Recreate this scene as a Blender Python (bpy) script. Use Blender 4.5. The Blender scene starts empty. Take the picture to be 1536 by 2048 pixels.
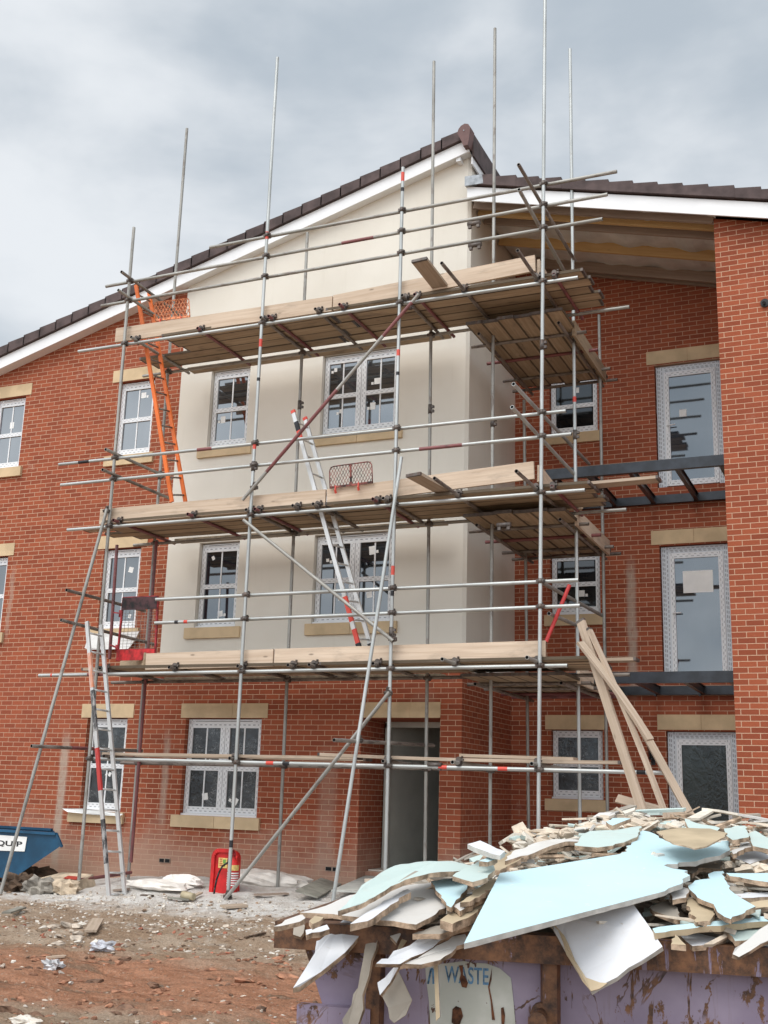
import bpy, bmesh, math, random
from mathutils import Vector, Matrix, noise as mnoise
random.seed(7)
scene = bpy.context.scene
COL = scene.collection
R = math.radians

# ------------------------------------------------------------------ camera
YAW, PIT, ROL, FPX = R(-24.01517422), R(13.87564898), R(1.77179263), 2281.29
CAM = Vector((0, 0, 1.5))
_f = Vector((math.sin(YAW)*math.cos(PIT), math.cos(YAW)*math.cos(PIT), math.sin(PIT)))
_r = Vector((math.cos(YAW), -math.sin(YAW), 0))
_u = _r.cross(_f)
_c, _s = math.cos(ROL), math.sin(ROL)
CR = _c*_r + _s*_u
CU = -_s*_r + _c*_u
cam = bpy.data.cameras.new('camera')
cam.sensor_width = 36.0
cam.lens = FPX/2048*36
cam.clip_end = 2000
cam.clip_start = 0.05
co = bpy.data.objects.new('camera', cam)
co.matrix_world = Matrix(((CR.x, CU.x, -_f.x, CAM.x), (CR.y, CU.y, -_f.y, CAM.y), (CR.z, CU.z, -_f.z, CAM.z), (0, 0, 0, 1)))
COL.objects.link(co)
scene.camera = co

def ray(px, py):
    return _f + CR*((px-768)/FPX) - CU*((py-1024)/FPX)
def at(px, py, Y):
    d = ray(px, py)
    return CAM + d*(Y/d.y)
def atx(px, py, X):
    d = ray(px, py)
    return CAM + d*(X/d.x)
def atz(px, py, Z):
    d = ray(px, py)
    return CAM + d*((Z-CAM.z)/d.z)
def atplane(px, py, P, N):
    d = ray(px, py)
    return CAM + d*((P-CAM).dot(N)/d.dot(N))

# ------------------------------------------------------------------ object helpers
W = {}
def setp(o, parent, world):
    W[o.name] = world.copy()
    if parent is not None:
        o.parent = parent
        o.matrix_parent_inverse = W[parent.name].inverted()
    o.matrix_basis = world
def tag(o, label=None, cat=None, group=None, kind=None):
    if label: o['label'] = label
    if cat: o['category'] = cat
    if group: o['group'] = group
    if kind: o['kind'] = kind
    return o
def thing(name, loc, label, cat, group=None):
    o = bpy.data.objects.new(name, None)
    o.empty_display_size = 0.2
    COL.objects.link(o)
    setp(o, None, Matrix.Translation(Vector(loc)))
    return tag(o, label, cat, group)

class MB:
    def __init__(s):
        s.v = []; s.f = []; s.m = []; s.uv = []; s.sm = []
    def face(s, pts, m=0, uv=None, smooth=False):
        i = len(s.v)
        s.v += [Vector(p) for p in pts]
        s.f.append(list(range(i, i+len(pts)))); s.m.append(m); s.sm.append(smooth)
        s.uv.append(uv or [(0, 0)]*len(pts))
    def hexa(s, p, m=0, uvs=None):
        # p: 8 points, bottom 0-3 ccw, top 4-7
        i = len(s.v)
        s.v += [Vector(q) for q in p]
        for k, q in enumerate([(3, 2, 1, 0), (4, 5, 6, 7), (0, 1, 5, 4), (1, 2, 6, 5), (2, 3, 7, 6), (3, 0, 4, 7)]):
            s.f.append([i+j for j in q]); s.m.append(m); s.sm.append(False)
            s.uv.append([uvs[j] for j in q] if uvs else [(0, 0)]*4)
    def box(s, x0, x1, y0, y1, z0, z1, m=0, ax=None):
        p = [(x0, y0, z0), (x1, y0, z0), (x1, y1, z0), (x0, y1, z0), (x0, y0, z1), (x1, y0, z1), (x1, y1, z1), (x0, y1, z1)]
        uv = None
        if ax == 'x': uv = [(q[0], (q[2]-z0)/(z1-z0)) for q in p]
        if ax == 'z': uv = [(q[2], (q[0]-x0)/(x1-x0)) for q in p]
        s.hexa(p, m, uv)
    def obox(s, c, ex, ey, ez, m=0):
        c = Vector(c); ex = Vector(ex); ey = Vector(ey); ez = Vector(ez)
        s.hexa([c-ex-ey-ez, c+ex-ey-ez, c+ex+ey-ez, c-ex+ey-ez, c-ex-ey+ez, c+ex-ey+ez, c+ex+ey+ez, c-ex+ey+ez], m)
    def bar(s, a, b, w, h, up=(0, 0, 1), m=0):
        a = Vector(a); b = Vector(b); d = (b-a)
        n = d.normalized(); u = Vector(up); u = (u-n*u.dot(n)).normalized(); sd = n.cross(u)
        s.obox((a+b)/2, d/2, sd*w/2, u*h/2, m)
    def cyl(s, a, b, r, n=10, m=0, r2=None, caps=True):
        a = Vector(a); b = Vector(b); d = (b-a).normalized()
        u = d.orthogonal().normalized(); v = d.cross(u); r2 = r if r2 is None else r2
        i = len(s.v)
        for k in range(n):
            t = 2*math.pi*k/n; e = u*math.cos(t)+v*math.sin(t)
            s.v += [a+e*r, b+e*r2]
        for k in range(n):
            j = (k+1) % n
            s.f.append([i+2*k, i+2*j, i+2*j+1, i+2*k+1]); s.m.append(m); s.sm.append(True); s.uv.append([(0, 0)]*4)
        if caps:
            s.f.append([i+2*k for k in range(n)][::-1]); s.m.append(m); s.sm.append(False); s.uv.append([(0, 0)]*n)
            s.f.append([i+2*k+1 for k in range(n)]); s.m.append(m); s.sm.append(False); s.uv.append([(0, 0)]*n)
    def path(s, pts, r, n=6, m=0):
        for a, b in zip(pts[:-1], pts[1:]): s.cyl(a, b, r, n, m)
    def build(s, name, mats, parent=None, mat=None, base=None):
        if not isinstance(mats, (list, tuple)): mats = [mats]
        if mat is None:
            if base is None:
                xs = [v.x for v in s.v]; ys = [v.y for v in s.v]; zs = [v.z for v in s.v]
                base = Vector(((min(xs)+max(xs))/2, (min(ys)+max(ys))/2, min(zs)))
            mat = Matrix.Translation(base)
            vs = [v-Vector(base) for v in s.v]
        else:
            vs = s.v
        me = bpy.data.meshes.new(name)
        me.from_pydata([tuple(v) for v in vs], [], s.f)
        for q in mats: me.materials.append(q)
        me.polygons.foreach_set('material_index', s.m)
        me.polygons.foreach_set('use_smooth', s.sm)
        if any(any(c != (0, 0) for c in u) for u in s.uv):
            l = me.uv_layers.new(name='UVMap')
            k = 0
            for u in s.uv:
                for c in u:
                    l.data[k].uv = c; k += 1
        me.update()
        o = bpy.data.objects.new(name, me)
        COL.objects.link(o)
        setp(o, parent, mat)
        return o

# ------------------------------------------------------------------ materials
def newmat(name):
    m = bpy.data.materials.new(name); m.use_nodes = True
    nt = m.node_tree
    b = nt.nodes['Principled BSDF']
    return m, nt, b
def N(nt, t, **k):
    n = nt.nodes.new(t)
    for a, v in k.items():
        if a in n.inputs.keys(): n.inputs[a].default_value = v
        else: setattr(n, a, v)
    return n
def L(nt, a, b): nt.links.new(a, b)
def c4(c): return (c[0], c[1], c[2], 1)
def math_(nt, op, a, b=None, clamp=False):
    n = nt.nodes.new('ShaderNodeMath'); n.operation = op; n.use_clamp = clamp
    for i, q in enumerate((a, b)):
        if q is None: continue
        if isinstance(q, (int, float)): n.inputs[i].default_value = q
        else: nt.links.new(q, n.inputs[i])
    return n.outputs[0]
def mapr(nt, v, a, b, c=0.0, d=1.0, smooth=True):
    n = nt.nodes.new('ShaderNodeMapRange')
    if smooth: n.interpolation_type = 'SMOOTHSTEP'
    n.inputs[1].default_value = a; n.inputs[2].default_value = b; n.inputs[3].default_value = c; n.inputs[4].default_value = d
    nt.links.new(v, n.inputs[0]); return n.outputs[0]
def mixc(nt, f, a, b, mode='MIX'):
    n = nt.nodes.new('ShaderNodeMix'); n.data_type = 'RGBA'; n.blend_type = mode
    for i, q in ((0, f), (6, a), (7, b)):
        if isinstance(q, (int, float)): n.inputs[i].default_value = q
        elif isinstance(q, tuple): n.inputs[i].default_value = c4(q)
        else: nt.links.new(q, n.inputs[i])
    return n.outputs[2]
def noise_(nt, vec, scale, detail=4, rough=0.55, dist=0.0):
    n = nt.nodes.new('ShaderNodeTexNoise')
    n.inputs['Scale'].default_value = scale; n.inputs['Detail'].default_value = detail
    n.inputs['Roughness'].default_value = rough; n.inputs['Distortion'].default_value = dist
    if vec is not None: nt.links.new(vec, n.inputs['Vector'])
    return n.outputs['Fac']
def vmap(nt, vec, sc=(1, 1, 1), loc=(0, 0, 0)):
    n = nt.nodes.new('ShaderNodeMapping'); n.inputs['Scale'].default_value = sc; n.inputs['Location'].default_value = loc
    nt.links.new(vec, n.inputs['Vector']); return n.outputs['Vector']
def objvec(nt, rnd=True):
    tc = nt.nodes.new('ShaderNodeTexCoord')
    if not rnd: return tc.outputs['Object']
    oi = nt.nodes.new('ShaderNodeObjectInfo')
    k = math_(nt, 'MULTIPLY', oi.outputs['Random'], 37.0)
    a = nt.nodes.new('ShaderNodeVectorMath'); a.operation = 'ADD'
    nt.links.new(tc.outputs['Object'], a.inputs[0]); nt.links.new(k, a.inputs[1])
    return a.outputs[0]
def wpos(nt):
    return nt.nodes.new('ShaderNodeNewGeometry').outputs['Position']
def bump(nt, b, h, s=0.3, d=0.01):
    n = nt.nodes.new('ShaderNodeBump'); n.inputs['Strength'].default_value = s; n.inputs['Distance'].default_value = d
    nt.links.new(h, n.inputs['Height']); nt.links.new(n.outputs['Normal'], b.inputs['Normal'])
def objrand(nt):
    return nt.nodes.new('ShaderNodeObjectInfo').outputs['Random']

def mat_plain(name, col, rough=0.6, metal=0.0, var=0.12, scale=8.0, bs=0.15, spec=0.4):
    m, nt, b = newmat(name)
    v = objvec(nt)
    f = noise_(nt, v, scale, 5)
    d = tuple(x*(1-var*2) for x in col); e = tuple(min(1, x*(1+var)) for x in col)
    L(nt, mixc(nt, mapr(nt, f, 0.3, 0.7), d, e), b.inputs['Base Color'])
    b.inputs['Roughness'].default_value = rough; b.inputs['Metallic'].default_value = metal
    b.inputs['Specular IOR Level'].default_value = spec
    if bs: bump(nt, b, noise_(nt, v, scale*6, 4), bs, 0.004)
    return m

def mat_brick(name, streaks=()):
    m, nt, b = newmat(name)
    g = nt.nodes.new('ShaderNodeNewGeometry')
    sp = nt.nodes.new('ShaderNodeSeparateXYZ'); L(nt, g.outputs['Position'], sp.inputs[0])
    sn = nt.nodes.new('ShaderNodeSeparateXYZ'); L(nt, g.outputs['True Normal'], sn.inputs[0])
    ny = math_(nt, 'GREATER_THAN', math_(nt, 'ABSOLUTE', sn.outputs[1]), 0.5)
    u = math_(nt, 'ADD', math_(nt, 'MULTIPLY', ny, sp.outputs[0]), math_(nt, 'MULTIPLY', math_(nt, 'SUBTRACT', 1.0, ny), sp.outputs[1]))
    u = math_(nt, 'ADD', u, 50.0)
    z = math_(nt, 'ADD', sp.outputs[2], 10.0-2.553+0.075*5-0.072)
    cv = nt.nodes.new('ShaderNodeCombineXYZ'); L(nt, u, cv.inputs[0]); L(nt, z, cv.inputs[1])
    bt = N(nt, 'ShaderNodeTexBrick', offset=0.5, offset_frequency=2, squash=1.0)
    bt.inputs['Scale'].default_value = 1.0
    bt.inputs['Brick Width'].default_value = 0.225; bt.inputs['Row Height'].default_value = 0.075
    bt.inputs['Mortar Size'].default_value = 0.0052; bt.inputs['Mortar Smooth'].default_value = 0.15
    bt.inputs['Bias'].default_value = -0.1
    bt.inputs['Color1'].default_value = c4((0.345, 0.095, 0.047)); bt.inputs['Color2'].default_value = c4((0.225, 0.058, 0.031))
    bt.inputs['Mortar'].default_value = c4((0.55, 0.365, 0.25))
    L(nt, cv.outputs[0], bt.inputs['Vector'])
    pos = g.outputs['Position']
    col = bt.outputs['Color']
    n1 = noise_(nt, pos, 0.9, 5)
    col = mixc(nt, mapr(nt, n1, 0.35, 0.7, 0, 0.25), col, (0.34, 0.10, 0.06))
    n2 = noise_(nt, pos, 40, 4)
    col = mixc(nt, mapr(nt, n2, 0.3, 0.75, 0.0, 0.22), col, (0.20, 0.055, 0.03))
    # lime bloom, splashes
    n3 = noise_(nt, pos, 2.2, 7, 0.7)
    col = mixc(nt, mapr(nt, n3, 0.60, 0.78, 0, 0.35), col, (0.55, 0.38, 0.30))
    # site dust thrown up on the lowest courses
    n4 = noise_(nt, pos, 1.6, 6, 0.65)
    zz = math_(nt, 'ADD', sp.outputs[2], math_(nt, 'MULTIPLY', n4, -1.3))
    col = mixc(nt, mapr(nt, zz, -0.45, 0.45, 0.72, 0.0), col, (0.47, 0.33, 0.25))
    for (x0, w, za, zb, a) in streaks:
        wob = math_(nt, 'MULTIPLY', math_(nt, 'SUBTRACT', noise_(nt, pos, 3.0, 3), 0.5), 0.10)
        e = math_(nt, 'ABSOLUTE', math_(nt, 'ADD', math_(nt, 'SUBTRACT', math_(nt, 'SUBTRACT', u, 50.0), x0), wob))
        mk = mapr(nt, e, w*0.3, w, a, 0.0)
        mz = math_(nt, 'MULTIPLY', mapr(nt, sp.outputs[2], za-0.35, za+0.2), mapr(nt, sp.outputs[2], zb-0.5, zb, 1, 0))
        nn = mapr(nt, noise_(nt, pos, 14, 5), 0.25, 0.55, 0.55, 1)
        col = mixc(nt, math_(nt, 'MULTIPLY', math_(nt, 'MULTIPLY', mk, mz), nn), col, (0.44, 0.36, 0.29))
    L(nt, col, b.inputs['Base Color'])
    b.inputs['Roughness'].default_value = 0.9; b.inputs['Specular IOR Level'].default_value = 0.15
    h = math_(nt, 'ADD', math_(nt, 'MULTIPLY', bt.outputs['Fac'], -0.6), math_(nt, 'MULTIPLY', n2, 0.5))
    bump(nt, b, h, 0.5, 0.008)
    return m

M = {}
M['brick'] = mat_brick('brick', [(-12.25, 0.11, 0.3, 2.45, 0.75), (-10.30, 0.09, 1.1, 2.5, 0.55), (-3.55, 0.10, 3.2, 5.3, 0.7), (-13.72, 0.06, 4.0, 5.3, 0.4), (-6.05, 0.25, 2.7, 3.1, 0.25), (-7.5, 0.2, 0.5, 2.3, 0.3)])
def mat_render():
    m, nt, b = newmat('render_cream')
    p = wpos(nt)
    c = mixc(nt, mapr(nt, noise_(nt, p, 0.7, 5), 0.3, 0.7), (0.69, 0.645, 0.565), (0.74, 0.70, 0.625))
    st = noise_(nt, vmap(nt, p, (9, 9, 0.7)), 1.0, 5)
    c = mixc(nt, mapr(nt, st, 0.55, 0.8, 0, 0.14), c, (0.48, 0.43, 0.34))
    L(nt, c, b.inputs['Base Color']); b.inputs['Roughness'].default_value = 0.92; b.inputs['Specular IOR Level'].default_value = 0.15
    bump(nt, b, noise_(nt, p, 90, 4), 0.35, 0.004)
    return m
M['render'] = mat_render()
M['stone'] = mat_plain('cast_stone', (0.60, 0.455, 0.285), 0.85, 0, 0.08, 3, 0.15, 0.2)
M['upvc'] = mat_plain('white_upvc', (0.80, 0.81, 0.82), 0.35, 0, 0.02, 3, 0)
M['fascia'] = mat_plain('white_fascia', (0.80, 0.81, 0.82), 0.45, 0, 0.03, 1.2, 0.03)
M['tile'] = mat_plain('roof_tile', (0.092, 0.066, 0.064), 0.75, 0, 0.2, 4, 0.2, 0.3)
M['lead'] = mat_plain('lead_flashing', (0.28, 0.30, 0.32), 0.5, 0.5, 0.2, 10, 0.2)
M['plasterwall'] = mat_plain('plastered_hall', (0.50, 0.51, 0.46), 0.9, 0, 0.06, 2, 0)
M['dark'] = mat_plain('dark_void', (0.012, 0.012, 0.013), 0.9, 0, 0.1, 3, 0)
M['steel'] = mat_plain('black_steel', (0.022, 0.026, 0.034), 0.35, 0.2, 0.25, 6, 0.1, 0.6)
M['membrane'] = mat_plain('roof_membrane', (0.62, 0.60, 0.57), 0.8, 0, 0.1, 2, 0.1)
M['blackpl'] = mat_plain('black_plastic', (0.02, 0.02, 0.022), 0.4, 0, 0.1, 4, 0)
M['white'] = mat_plain('white_paper', (0.80, 0.80, 0.78), 0.7, 0, 0.03, 4, 0)

def mat_film(name, base, rows):
    # protective tape printed with rows of grey dashes; u = metres along the member, v = 0..1 across it
    m, nt, b = newmat(name)
    uvn = nt.nodes.new('ShaderNodeUVMap'); sp = nt.nodes.new('ShaderNodeSeparateXYZ'); L(nt, uvn.outputs[0], sp.inputs[0])
    u, v = sp.outputs[0], sp.outputs[1]
    mask = None
    for (vc, hw, per, on, off) in rows:
        fr = math_(nt, 'FRACT', math_(nt, 'ADD', math_(nt, 'DIVIDE', u, per), off+20))
        a = math_(nt, 'LESS_THAN', fr, on)
        c = math_(nt, 'LESS_THAN', math_(nt, 'ABSOLUTE', math_(nt, 'SUBTRACT', v, vc)), hw)
        k = math_(nt, 'MULTIPLY', a, c)
        mask = k if mask is None else math_(nt, 'MAXIMUM', mask, k)
    col = mixc(nt, math_(nt, 'MULTIPLY', mask, 0.8), base, (0.16, 0.17, 0.19))
    f = noise_(nt, wpos(nt), 5, 5)
    col = mixc(nt, mapr(nt, f, 0.45, 0.8, 0, 0.25), col, (0.55, 0.53, 0.50))
    L(nt, col, b.inputs['Base Color']); b.inputs['Roughness'].default_value = 0.35
    return m
M['film'] = mat_film('printed_film', (0.74, 0.755, 0.77), [(0.36, 0.055, 0.085, 0.5, 0.0), (0.74, 0.05, 0.085, 0.42, 0.5)])
M['filmd'] = mat_film('printed_film_door', (0.60, 0.64, 0.68), [(0.22, 0.05, 0.07, 0.6, 0.0), (0.42, 0.05, 0.07, 0.6, 0.1), (0.74, 0.05, 0.07, 0.6, 0.5)])

def mat_glass(name, dark=(0.02, 0.022, 0.025), k=0.3, streak=0.0):
    m, nt, b = newmat(name)
    nt.nodes.remove(b)
    out = nt.nodes['Material Output']
    p = wpos(nt)
    df = N(nt, 'ShaderNodeBsdfDiffuse'); gl = N(nt, 'ShaderNodeBsdfGlossy', Roughness=0.03)
    gl.inputs['Color'].default_value = (0.86, 0.91, 0.95, 1)
    n0 = noise_(nt, vmap(nt, p, (1.2, 1.2, 0.7)), 1.3, 4)
    col = mixc(nt, mapr(nt, n0, 0.35, 0.7), tuple(x*0.6 for x in dark), tuple(x*1.9 for x in dark))
    if streak:
        a = noise_(nt, vmap(nt, p, (3, 3, 2)), 2.5, 4, 0.6, 3.5)
        s1 = mapr(nt, math_(nt, 'ABSOLUTE', math_(nt, 'SUBTRACT', a, 0.5)), 0.0, 0.012, 1, 0)
        a2 = noise_(nt, vmap(nt, p, (2, 2, 6), (3, 1, 2)), 1.7, 3, 0.6, 2.5)
        s2 = mapr(nt, math_(nt, 'ABSOLUTE', math_(nt, 'SUBTRACT', a2, 0.52)), 0.0, 0.009, 1, 0)
        s_ = math_(nt, 'MULTIPLY', math_(nt, 'MAXIMUM', s1, s2), mapr(nt, noise_(nt, p, 5, 3), 0.4, 0.7))
        col = mixc(nt, math_(nt, 'MULTIPLY', s_, streak), col, (0.5, 0.52, 0.52))
        nb = N(nt, 'ShaderNodeBump', Strength=0.25, Distance=0.02); L(nt, a, nb.inputs['Height']); L(nt, nb.outputs[0], gl.inputs['Normal'])
    else:
        nb = N(nt, 'ShaderNodeBump', Strength=0.012, Distance=0.02); L(nt, noise_(nt, p, 1.5, 2), nb.inputs['Height']); L(nt, nb.outputs[0], gl.inputs['Normal'])
    L(nt, col, df.inputs['Color'])
    mx = N(nt, 'ShaderNodeMixShader'); mx.inputs[0].default_value = k
    L(nt, df.outputs[0], mx.inputs[1]); L(nt, gl.outputs[0], mx.inputs[2]); L(nt, mx.outputs[0], out.inputs['Surface'])
    return m
M['glass3'] = mat_glass('glass_top', (0.03, 0.032, 0.035), 0.23)
M['glass2'] = mat_glass('glass_middle', (0.02, 0.024, 0.03), 0.15)
M['glass1'] = mat_glass('glass_film_wrapped', (0.022, 0.024, 0.026), 0.05, 0.8)
M['glassr'] = mat_glass('glass_recess', (0.012, 0.013, 0.014), 0.06)
M['glassd'] = mat_glass('glass_door', (0.02, 0.026, 0.034), 0.17)
M['glassg'] = mat_glass('glass_ground_door', (0.010, 0.015, 0.012), 0.045, 0.12)

def mat_wood(name, ca, cb, gs=1.0, rough=0.8, dirt=0.0, knot=0.5, edge=0.0):
    m, nt, b = newmat(name)
    v = objvec(nt)
    g = noise_(nt, vmap(nt, v, (1.2*gs, 28, 28)), 1.0, 5, 0.6, 0.6)
    w = noise_(nt, vmap(nt, v, (0.6, 3, 3)), 1.0, 3)
    c = mixc(nt, mapr(nt, g, 0.3, 0.72), ca, cb)
    c = mixc(nt, mapr(nt, w, 0.4, 0.7, 0, 0.35), c, tuple(x*0.7 for x in ca))
    vo = N(nt, 'ShaderNodeTexVoronoi', Scale=1.0); L(nt, vmap(nt, v, (2.2, 6.5, 6.5)), vo.inputs['Vector'])
    kn = mapr(nt, vo.outputs['Distance'], 0.03, 0.12, knot, 0)
    c = mixc(nt, kn, c, tuple(x*0.35 for x in ca))
    r_ = objrand(nt)
    c = mixc(nt, mapr(nt, r_, 0, 1, 0.0, 0.5 if edge else 0.22, False), c, tuple(x*0.6 for x in ca))
    if dirt:
        d = noise_(nt, vmap(nt, v, (1.5, 5, 5)), 1.6, 6, 0.65)
        c = mixc(nt, mapr(nt, d, 0.5, 0.75, 0, dirt), c, (0.10, 0.085, 0.07))
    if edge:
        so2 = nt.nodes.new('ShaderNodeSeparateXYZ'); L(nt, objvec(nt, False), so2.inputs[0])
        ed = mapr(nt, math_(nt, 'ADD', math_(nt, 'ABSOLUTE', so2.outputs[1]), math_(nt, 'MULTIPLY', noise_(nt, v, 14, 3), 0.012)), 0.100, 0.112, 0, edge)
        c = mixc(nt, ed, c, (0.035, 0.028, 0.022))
    L(nt, c, b.inputs['Base Color']); b.inputs['Roughness'].default_value = rough; b.inputs['Specular IOR Level'].default_value = 0.2
    bump(nt, b, g, 0.25, 0.004)
    return m
M['toe'] = mat_wood('new_sawn_timber', (0.55, 0.42, 0.31), (0.71, 0.58, 0.455), 0.7, 0.8, 0.3, 0.8)
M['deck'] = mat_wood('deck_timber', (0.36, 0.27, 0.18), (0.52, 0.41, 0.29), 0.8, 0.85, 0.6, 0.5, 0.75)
M['oldw'] = mat_wood('weathered_timber', (0.40, 0.31, 0.23), (0.52, 0.42, 0.33), 1.0, 0.85, 0.4)
M['joist'] = mat_wood('yellow_joist', (0.54, 0.34, 0.15), (0.62, 0.42, 0.21), 0.8)
M['joistd'] = mat_wood('brown_joist', (0.30, 0.225, 0.18), (0.40, 0.31, 0.25), 0.8)

def mat_tube(name, a, b_, rust=0.0, rustc=(0.12, 0.05, 0.03), metal=0.55, rough=0.45):
    m, nt, b = newmat(name)
    v = objvec(nt)
    f = noise_(nt, vmap(nt, v, (10, 10, 1.3)), 1.0, 5, 0.6)
    c = mixc(nt, mapr(nt, f, 0.3, 0.7), a, b_)
    f2 = noise_(nt, vmap(nt, v, (14, 14, 5)), 1.0, 6, 0.7)
    c = mixc(nt, mapr(nt, f2, 0.62-0.25*rust, 0.74-0.2*rust, 0, 0.35+0.55*rust), c, rustc)
    f3 = noise_(nt, vmap(nt, v, (20, 20, 9), (5, 5, 5)), 1.0, 5, 0.7)
    c = mixc(nt, mapr(nt, f3, 0.66, 0.72, 0, 0.7), c, (0.62, 0.60, 0.56))
    L(nt, c, b.inputs['Base Color'])
    b.inputs['Metallic'].default_value = metal; b.inputs['Roughness'].default_value = rough
    bump(nt, b, f2, 0.1, 0.002)
    return m
M['galv'] = mat_tube('galvanised_tube', (0.36, 0.375, 0.365), (0.52, 0.535, 0.525), 0.2, (0.22, 0.19, 0.16))
M['dull'] = mat_tube('dull_tube', (0.26, 0.255, 0.235), (0.40, 0.39, 0.36), 0.45, (0.15, 0.11, 0.09), 0.4, 0.55)
M['dirty'] = mat_tube('dirty_tube', (0.17, 0.14, 0.12), (0.30, 0.27, 0.24), 0.6, (0.06, 0.04, 0.035), 0.3, 0.6)
M['maroon'] = mat_tube('maroon_tube', (0.17, 0.045, 0.045), (0.25, 0.10, 0.10), 0.5, (0.05, 0.035, 0.035), 0.1, 0.55)
M['redtube'] = mat_tube('red_tube', (0.48, 0.03, 0.03), (0.55, 0.05, 0.04), 0.2, (0.7, 0.6, 0.55), 0.0, 0.5)
M['bandred'] = mat_tube('red_paint_band', (0.58, 0.05, 0.035), (0.66, 0.09, 0.06), 0.15, (0.4, 0.35, 0.33), 0.0, 0.5)
M['bandblk'] = mat_plain('black_paint_band', (0.02, 0.02, 0.025), 0.5, 0, 0.3, 20, 0)
M['worno'] = mat_tube('worn_orange_print', (0.62, 0.20, 0.09), (0.66, 0.45, 0.36), 0.6, (0.6, 0.58, 0.56), 0.1, 0.5)
M['wornk'] = mat_tube('worn_black_print', (0.03, 0.03, 0.035), (0.09, 0.09, 0.09), 0.75, (0.5, 0.49, 0.48), 0.1, 0.5)
M['wornr'] = mat_tube('worn_red_print', (0.45, 0.03, 0.03), (0.5, 0.06, 0.05), 0.35, (0.5, 0.45, 0.43), 0.1, 0.5)
M['coupler'] = mat_tube('coupler_steel', (0.07, 0.06, 0.055), (0.15, 0.125, 0.11), 0.4, (0.10, 0.045, 0.025), 0.4, 0.5)
M['alu'] = mat_tube('aluminium', (0.56, 0.56, 0.55), (0.70, 0.70, 0.69), 0.1, (0.35, 0.33, 0.30), 0.65, 0.4)
M['orange'] = mat_plain('orange_fibreglass', (0.78, 0.17, 0.03), 0.45, 0, 0.08, 3, 0.05)
M['red'] = mat_plain('red_moulded_plastic', (0.54, 0.018, 0.018), 0.5, 0, 0.2, 5, 0.05)
M['redsteel'] = mat_plain('red_painted_steel', (0.30, 0.02, 0.025), 0.5, 0, 0.3, 9, 0.15)
M['darkred'] = mat_plain('scuffed_dark_plate', (0.055, 0.02, 0.022), 0.55, 0, 0.5, 9, 0.15)
M['omesh'] = mat_plain('orange_mesh_paint', (0.72, 0.26, 0.12), 0.6, 0.1, 0.3, 30, 0.1)
M['bmesh'] = mat_plain('worn_red_mesh', (0.22, 0.065, 0.05), 0.6, 0.1, 0.5, 14, 0.1)
M['yellow'] = mat_plain('yellow_sticker', (0.72, 0.52, 0.18), 0.6, 0, 0.1, 40, 0)
M['green'] = mat_plain('green_ink', (0.14, 0.32, 0.06), 0.6, 0, 0.1, 40, 0)
M['inkred'] = mat_plain('red_ink', (0.42, 0.05, 0.03), 0.6, 0, 0.1, 40, 0)
M['black'] = mat_plain('black_rubber', (0.015, 0.015, 0.017), 0.5, 0, 0.1, 4, 0)
M['navy'] = mat_plain('navy_paint', (0.010, 0.075, 0.15), 0.42, 0, 0.2, 2.5, 0.1)
M['sack'] = mat_plain('paper_sack', (0.55, 0.44, 0.32), 0.85, 0, 0.2, 6, 0.3)
M['plastic'] = mat_plain('grey_polythene', (0.55, 0.56, 0.60), 0.3, 0, 0.3, 9, 0.3)

# ================================================================== BUILDING
YF, YB, YR = 15.15, 15.10, 17.43          # brick front, rendered bay front, recessed wall
XB0, XB1, XP = -10.53, -5.47, -1.81       # bay edges, left edge of the right-hand pier
bld = thing('apartment_building', (-7, 18, 0), 'three storey red brick apartment building with a cream rendered bay, behind the scaffolding', 'building')

def lz(x): return 8.76+0.2745*(x+14.36)      # underside of the left verge
def rz(x): return 10.34-0.257*(x+5.27)       # underside of the right verge

def wall(mb, x0, x1, z0, ztop, y, ops, depth=0.14, rm=0):
    xs = sorted(set([x0, x1]+[o[0] for o in ops]+[o[1] for o in ops]))
    xs = [x for x in xs if x0 <= x <= x1]
    for a, b in zip(xs[:-1], xs[1:]):
        cur = z0
        for o in sorted([o for o in ops if o[0] <= a+1e-6 and o[1] >= b-1e-6], key=lambda o: o[2]):
            if o[2] > cur: mb.face([(a, y, cur), (b, y, cur), (b, y, o[2]), (a, y, o[2])])
            cur = o[3]
        mb.face([(a, y, cur), (b, y, cur), (b, y, ztop(b)), (a, y, ztop(a))])
    for o in ops:
        d = o[4] if len(o) > 4 else depth
        a, b, c, e = o[:4]
        mb.face([(a, y, c), (a, y, e), (a, y+d, e), (a, y+d, c)], rm)
        mb.face([(b, y, e), (b, y, c), (b, y+d, c), (b, y+d, e)], rm)
        mb.face([(a, y, e), (b, y, e), (b, y+d, e), (a, y+d, e)], rm)
        mb.face([(b, y, c), (a, y, c), (a, y+d, c), (b, y+d, c)], rm)

K = 15.23/15.15
def kx(x): return x*K
def kz(z): return 1.5+(z-1.5)*K
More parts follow.
